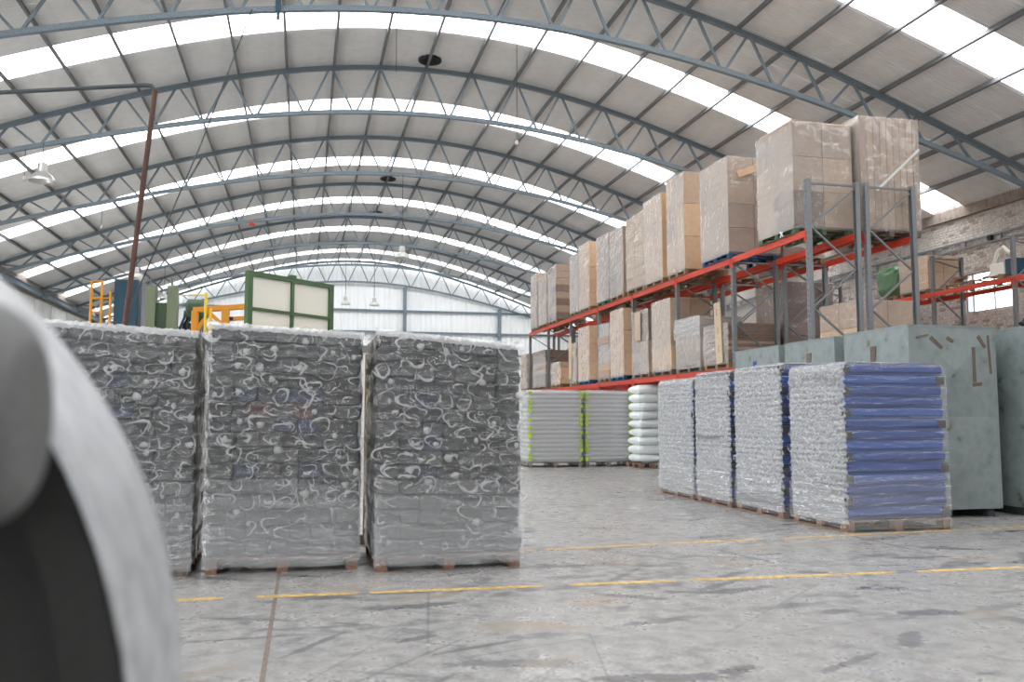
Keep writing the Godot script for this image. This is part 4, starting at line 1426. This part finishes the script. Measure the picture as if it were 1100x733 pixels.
# ---------------------------------------------------------------- machines beyond the grey stacks
func build_machines() -> void:
	# caged ladder
	var la := thing("caged_ladder", "orange-yellow caged access ladder rising beside the tall teal cabinet", "ladder", W(-7.05, 0, 33))
	for x in [-0.26, 0.08, 0.36]:
		var top := 6.15 if x < 0.3 else 5.8
		tubepart(la, "rail", mats["orange_yellow"], [Vector3(x, 0, 0), Vector3(x, top, 0)], 0.045)
	for k in 12:
		tubepart(la, "rung", mats["orange_yellow"], [Vector3(-0.26, 0.45 + k * 0.46, 0), Vector3(0.08, 0.45 + k * 0.46, 0)], 0.025, 6)
	for y in [3.2, 4.4, 5.55]:
		tubepart(la, "hoop", mats["orange_yellow"], [Vector3(-0.26, y, 0), Vector3(0.36, y, 0)], 0.03, 6)
	tubepart(la, "top_rail", mats["orange_yellow"], [Vector3(-0.26, 6.14, 0), Vector3(0.08, 6.14, 0)], 0.035, 6)
	# teal cabinet
	var te := thing("teal_cabinet", "tall dark teal machine cabinet behind the left grey stack", "machine", W(-5.62, 0, 30.4))
	boxpart(te, "body", mats["teal"], Vector3(0, 2.9, 0), Vector3(0.72, 5.8, 0.75))
	for k in 4:
		boxpart(te, "panel", mats["teal"], Vector3(-0.17 + 0.34 * (k % 2), 1.6 + 2.7 * (k / 2), 0.38), Vector3(0.32, 2.6, 0.03))
	var po := thing("grey_post", "slim grey steel post beside the teal cabinet", "post", W(-5.12, 0, 30.2))
	boxpart(po, "shaft", mats["rack_grey"], Vector3(0, 2.85, 0), Vector3(0.12, 5.7, 0.12))
	boxpart(po, "foot_plate", mats["rack_grey"], Vector3(0.03, 0.01, 0), Vector3(0.2, 0.02, 0.3))
	# green press: two columns, crown and the works between
	var pr := thing("green_press", "pale green two-column press with dark works between its columns", "machine", W(-5.4, 0, 36))
	for q in [[-0.42, 6.42], [0.36, 6.44]]:
		boxpart(pr, "column", mats["green_pale"], Vector3(q[0], q[1] * 0.5, 0), Vector3(0.36, q[1], 0.6))
		tubepart(pr, "tie_rod", mats["rack_grey"], [Vector3(q[0] - 0.05, q[1], 0), Vector3(q[0] - 0.05, q[1] + 0.35, 0)], 0.04)
	boxpart(pr, "slide", mats["green_machine"], Vector3(-0.03, 4.9, -0.1), Vector3(0.45, 1.8, 0.4))
	boxpart(pr, "bed", mats["green_pale"], Vector3(-0.03, 0.6, 0), Vector3(1.5, 1.2, 1.0))
	# green machine with pipework
	var gm := thing("green_machine", "dark green machine head with black pipework beside the press", "machine", W(-4.6, 0, 38))
	boxpart(gm, "frame", mats["green_machine"], Vector3(0, 2.3, 0), Vector3(0.9, 4.6, 0.9))
	var mb := MB.new()
	mb.lathe(Vector3(0.2, 5.75, 0.2), Vector3(1, 0, 0), [Vector2(0.0, -0.35), Vector2(0.4, -0.35), Vector2(0.46, -0.25), Vector2(0.46, 0.25), Vector2(0.4, 0.35), Vector2(0.0, 0.35)], 18)
	part(gm, "motor", mb.done(), mats["green_machine"])
	for k in 7:
		var x := -0.4 + 0.14 * k
		tubepart(gm, "pipe", mats["black"] if k % 2 else mats["teal"], [Vector3(x, 4.5, 0.5), Vector3(x + 0.05, 5.0 + 0.1 * (k % 3), 0.52), Vector3(x + 0.2, 5.4, 0.5), Vector3(x + 0.2, 5.7, 0.3)], 0.05, 6)
	boxpart(gm, "valve_box", mats["black"], Vector3(0.05, 5.0, 0.45), Vector3(0.5, 0.4, 0.2))
	tubepart(gm, "guard_rail", mats["yellow"], [Vector3(-0.5, 4.6, 0.6), Vector3(-0.5, 6.3, 0.6), Vector3(0.6, 6.35, 0.6)], 0.035, 6)
	# jib crane
	var jc := thing("jib_crane", "orange-yellow jib crane arm on posts beside the cream screen", "crane", W(-3.0, 0, 34))
	var m: Material = mats["orange_yellow"]
	barpart(jc, "jib", m, Vector3(-1.05, 5.32, 0), Vector3(0.9, 5.52, 0), 0.2, 0.2, 0.02)
	barpart(jc, "post", m, Vector3(-0.98, 0, 0), Vector3(-0.98, 5.3, 0), 0.24, 0.24, 0.02)
	barpart(jc, "post", m, Vector3(0.1, 0, 0.1), Vector3(0.1, 5.4, 0.1), 0.28, 0.28, 0.02)
	barpart(jc, "knee_brace", m, Vector3(-0.9, 4.6, 0), Vector3(-0.45, 5.3, 0), 0.12, 0.14)
	barpart(jc, "knee_brace", m, Vector3(-0.55, 5.3, 0.1), Vector3(0.0, 4.8, 0.1), 0.12, 0.14)
	barpart(jc, "lower_arm", m, Vector3(0.1, 5.0, 0), Vector3(0.95, 5.1, 0), 0.14, 0.14)
	boxpart(jc, "hoist", mats["black"], Vector3(0.3, 5.03, 0.1), Vector3(0.14, 0.14, 0.1))
	for x in [-0.6, -0.42]:
		tubepart(jc, "hand_post", mats["yellow"], [Vector3(x, 4.5, 0.15), Vector3(x, 5.95 if x < -0.5 else 5.4, 0.15)], 0.055)
	var bx := thing("teal_hopper", "small blue hopper under the orange jib", "machine", W(-2.6, 0, 36))
	boxpart(bx, "bin", mats["teal"], Vector3(0, 4.3, 0), Vector3(1.0, 1.0, 0.8))
	for q in [[-0.4, -0.3], [0.4, -0.3], [-0.4, 0.3], [0.4, 0.3]]:
		boxpart(bx, "leg", mats["teal"], Vector3(q[0], 1.9, q[1]), Vector3(0.1, 3.8, 0.1))
	# the cream screen in its green frame, turned away from the hall's axis
	var a := Vector2(-1.73, 28.0)
	var b := Vector2(0.79, 30.4)
	var sc := thing("framed_screen", "tall cream panelled screen in a dark green steel frame", "screen", W((a.x + b.x) * 0.5, 0, (a.y + b.y) * 0.5))
	sc.rotation.y = atan2(b.y - a.y, b.x - a.x)
	var w := a.distance_to(b)
	var ys := [0.1, 1.3, 2.45, 3.6, 4.74, 5.83]
	for x in [-w * 0.5, 0.0, w * 0.5]:
		boxpart(sc, "post", mats["green_frame"], Vector3(x, 2.95 if x != 0.0 else 2.9, 0.0), Vector3(0.19 if x != 0.0 else 0.1, 5.9 if x != 0.0 else 5.8, 0.16))
	for y in ys:
		boxpart(sc, "rail", mats["green_frame"], Vector3(0, y, 0.01), Vector3(w, 0.15 if y > 5 else 0.09, 0.12))
	boxpart(sc, "lug", mats["green_frame"], Vector3(0.0, 5.93, 0.02), Vector3(0.25, 0.12, 0.12))
	for k in 5:
		for q in [-1, 1]:
			boxpart(sc, "panel", mats["cream"], Vector3(q * w * 0.25, (ys[k] + ys[k + 1]) * 0.5, -0.02), Vector3(w * 0.5 - 0.1, ys[k + 1] - ys[k] - 0.02, 0.03))

# ---------------------------------------------------------------- lamps, pipes, vents
func high_bay(label: String, x: float, y: float, d: float, w: float, hang: float) -> void:
	var t := thing("high_bay_lamp", label, "lamp", W(x, y, d), "high bay lamps")
	var r := w * 0.5
	var mb := MB.new()
	# bell reflector with thickness, then the gear housing above
	mb.lathe(Vector3.ZERO, Vector3.UP, [Vector2(r, 0.0), Vector2(r * 0.97, r * 0.16), Vector2(r * 0.8, r * 0.46), Vector2(r * 0.5, r * 0.68), Vector2(r * 0.36, r * 0.74)], 22)
	mb.lathe(Vector3.ZERO, Vector3.UP, [Vector2(r * 0.34, r * 0.72), Vector2(r * 0.48, r * 0.66), Vector2(r * 0.78, r * 0.44), Vector2(r * 0.95, r * 0.15), Vector2(r * 0.98, 0.0), Vector2(r, 0.0)], 22)
	part(t, "reflector", mb.done(), mats["lamp_metal"])
	var mh := MB.new()
	mh.lathe(Vector3.ZERO, Vector3.UP, [Vector2(r * 0.36, r * 0.74), Vector2(r * 0.38, r * 0.8), Vector2(r * 0.36, r * 1.45), Vector2(r * 0.28, r * 1.52), Vector2(0.0, r * 1.52)], 16)
	part(t, "gear_housing", mh.done(), mats["lamp_metal"])
	var mg := MB.new()
	mg.lathe(Vector3.ZERO, Vector3.UP, [Vector2(0.0, r * 0.3), Vector2(r * 0.2, r * 0.34), Vector2(r * 0.24, r * 0.5), Vector2(r * 0.14, r * 0.74)], 14)
	part(t, "bulb", mg.done(), mats["lamp_glass"])
	tubepart(t, "hanger", mats["wire"], [Vector3(0, r * 1.5, 0), Vector3(0, hang - y, 0)], 0.014, 6)

func build_lamps_and_fittings() -> void:
	high_bay("large white high bay lamp hung close under the sixth truss, near the brown pipe", -7.28, 7.98, 26.55, 0.7, bot_y(-7.28))
	high_bay("white high bay lamp hung above the teal cabinet", -5.98, 6.35, 33.55, 0.56, bot_y(-5.98))
	high_bay("white high bay lamp hung alone on a long wire in mid hall", 3.55, 7.5, 33.55, 0.6, bot_y(3.55))
	high_bay("white high bay lamp before the end wall, the one next to the cream screen", 2.04, 7.42, 47.6, 0.55, bot_y(2.04))
	high_bay("white high bay lamp before the end wall, the one further from the cream screen", 3.57, 7.4, 47.6, 0.55, bot_y(3.57))
	high_bay("white high bay lamp hung between the press columns", -7.1, 7.45, 47.6, 0.5, bot_y(-7.1))
	# extractor vents at the crown
	var wv := ["sixth", "fourth", "third"]
	for k in 3:
		var d: float = [26.3, 40.3, 47.3][k]
		var t := thing("roof_vent", "round dark roof vent at the crown next to the %s truss from the end wall" % wv[k], "vent", W(3.58, top_y(3.58) + 0.19, d))
		var mb := MB.new()
		mb.lathe(Vector3(0, 0, 0), Vector3.UP, [Vector2(0.0, -0.02), Vector2(0.28, -0.03), Vector2(0.33, -0.05), Vector2(0.36, -0.04), Vector2(0.36, 0.03)], 24)
		part(t, "collar", mb.done(), mats["wood_dark"])
		for j in 6:
			boxpart(t, "blade", mats["black"], Vector3(0, -0.045, 0), Vector3(0.6, 0.012, 0.05), j * PI / 6)
	# pipe from the left wall, down beside the teal cabinet
	var pp := thing("drop_pipe", "rusty brown pipe slanting down behind the left grey stack from a dark feed pipe", "pipe", W(-3.6, 0, 18.0))
	var o := pp.position
	tubepart(pp, "feed_pipe", mats["dark_pipe"], [W(-12.75, 7.9, 21.6) - o, W(-3.2, 7.92, 18.05) - o, W(-3.06, 7.9, 18.0) - o, W(-2.98, 7.8, 18.0) - o], 0.045)
	tubepart(pp, "drop", mats["rust_pipe"], [W(-2.98, 7.82, 18.0) - o, W(-3.36, 3.3, 18.0) - o, W(-3.6, 0.0, 18.0) - o], 0.05)
	var ro := thing("steel_cable", "thin dark cable slanting down in front of the arches", "cable", W(-3.14, 4.0, 18.0))
	tubepart(ro, "cable", mats["wire"], [W(-1.3, 10.4, 19.6) - ro.position, W(-2.2, 7.0, 18.8) - ro.position, W(-3.5, 2.9, 18.0) - ro.position], 0.014, 6)
	for q in [[4.75, 19.67, 7.9, "bulb", "thin wire with a small bulb hanging from the arch above the rack aisle"], [1.9, 19.67, 9.3, "", "thin short bare wire hanging from an arch"], [-7.77, 26.67, 8.14, "bulb", "short wire with a bulb hanging beside the large high bay lamp"], [-7.22, 33.67, 8.27, "bulb", "thin wire with a bulb hanging beyond the brown pipe"]]:
		var wi := thing("hanging_wire", q[4], "wire", W(q[0], q[2], q[1]))
		tubepart(wi, "wire", mats["wire"], [Vector3.ZERO, Vector3(0, bot_y(q[0]) - q[2], 0)], 0.01, 6)
		if q[3]:
			var mb := MB.new()
			mb.lathe(Vector3(0, -0.14, 0), Vector3.UP, [Vector2(0.0, 0.0), Vector2(0.04, 0.03), Vector2(0.045, 0.08), Vector2(0.02, 0.14), Vector2(0.0, 0.15)], 12)
			part(wi, "bulb", mb.done(), mats["lamp_glass"])
	var hp := thing("hanging_plate", "small dark blue bracket hung on the nearest full arch", "bracket", W(-0.74, bot_y(-0.74), 19.67))
	boxpart(hp, "clamp", mats["teal"], Vector3(0, 0.12, 0.09), Vector3(0.12, 0.4, 0.05))
	boxpart(hp, "tongue", mats["teal"], Vector3(0, -0.17, 0.09), Vector3(0.07, 0.22, 0.04))
	var rb := thing("red_hook_block", "small red hoist block on a truss above the cream screen", "hoist", W(-2.45, bot_y(-2.45) - 0.06, 40.6))
	boxpart(rb, "body", mats["red"], Vector3(0, -0.1, 0), Vector3(0.26, 0.12, 0.14))
	boxpart(rb, "yoke", mats["red"], Vector3(0, -0.02, 0), Vector3(0.1, 0.06, 0.1))
	# cable tray along the brick wall
	var ct := thing("cable_tray", "galvanised double cable tray along the brick wall", "conduit", W(XR - 0.08, 6.85, 26))
	for q in [[0.0, 0.05], [-0.22, 0.035]]:
		boxpart(ct, "tray", mats["conduit"], Vector3(0, q[0], 0), Vector3(0.08, q[1], 28))
	for k in 19:
		boxpart(ct, "strut", mats["conduit"], Vector3(0.0, -0.11, -13 + k * 1.45), Vector3(0.05, 0.24, 0.03))
	boxpart(ct, "junction_box", mats["black"], Vector3(-0.04, -0.1, 4.0), Vector3(0.1, 0.14, 0.14))

# ---------------------------------------------------------------- the wheel close to the camera
func build_flywheel() -> void:
	var t := thing("flywheel", "big grey steel flywheel close by, out of focus, with a broad smooth rim", "machine", W(-0.85, 0, 1.05))
	var c := Vector3(0, 1.05, 0)
	var ax := Vector3(0, 0, 1)
	var R := 0.71
	var mb := MB.new()
	# rim: broad tread, small chamfers, inner face; local z from -0.15 (far) to +0.15 (near)
	mb.lathe(c, ax, [Vector2(R - 0.008, -0.15), Vector2(R, -0.142), Vector2(R, 0.142), Vector2(R - 0.008, 0.15)], 96)
	mb.lathe(c, ax, [Vector2(R - 0.05, -0.02), Vector2(R - 0.05, -0.15), Vector2(R - 0.008, -0.15)], 96)
	part(t, "rim", mb.done(), mats["flywheel"])
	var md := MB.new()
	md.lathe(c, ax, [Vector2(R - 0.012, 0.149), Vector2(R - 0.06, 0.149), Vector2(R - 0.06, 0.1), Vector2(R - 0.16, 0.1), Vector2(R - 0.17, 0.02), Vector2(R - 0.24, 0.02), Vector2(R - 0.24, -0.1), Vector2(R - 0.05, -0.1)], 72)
	part(t, "shaded_web_ring", md.done(), mats["flywheel_dark"])  # near face and recess of the rim, shade put into a dark colour
	var mw := MB.new()
	mw.lathe(c, ax, [Vector2(0.0, 0.12), Vector2(R - 0.26, 0.12), Vector2(R - 0.24, 0.1), Vector2(R - 0.24, -0.1), Vector2(0.0, -0.1)], 72)
	part(t, "web_disc", mw.done(), mats["flywheel_arm"])
	# a rounded guard arm lying across in front of the rim
	var ma := MB.new()
	var prof := []
	for k in 9:
		var an := PI * 0.5 * k / 8.0
		prof.append(Vector2(0.092 - 0.04 + 0.04 * sin(an), -0.04 + 0.04 * cos(an) + 0.575))
	prof.reverse()
	var pr := [Vector2(0.0, -0.5), Vector2(0.092, -0.5)]
	pr.append_array(prof)
	pr.append(Vector2(0.0, 0.575))
	ma.lathe(Vector3(0.06, 1.402, 0.255), Vector3(1, 0, 0), pr, 40)
	part(t, "guard_arm", ma.done(), mats["flywheel_arm"])
	for k in [-1, 1]:
		boxpart(t, "bearing_stand", mats["flywheel_dark"], Vector3(0, 0.5, k * 0.22), Vector3(0.3, 1.0, 0.08))
	boxpart(t, "base", mats["flywheel_dark"], Vector3(0, 0.06, 0), Vector3(0.5, 0.12, 0.6))
	tubepart(t, "axle", mats["flywheel"], [Vector3(0, 1.05, -0.3), Vector3(0, 1.05, 0.3)], 0.06, 16)
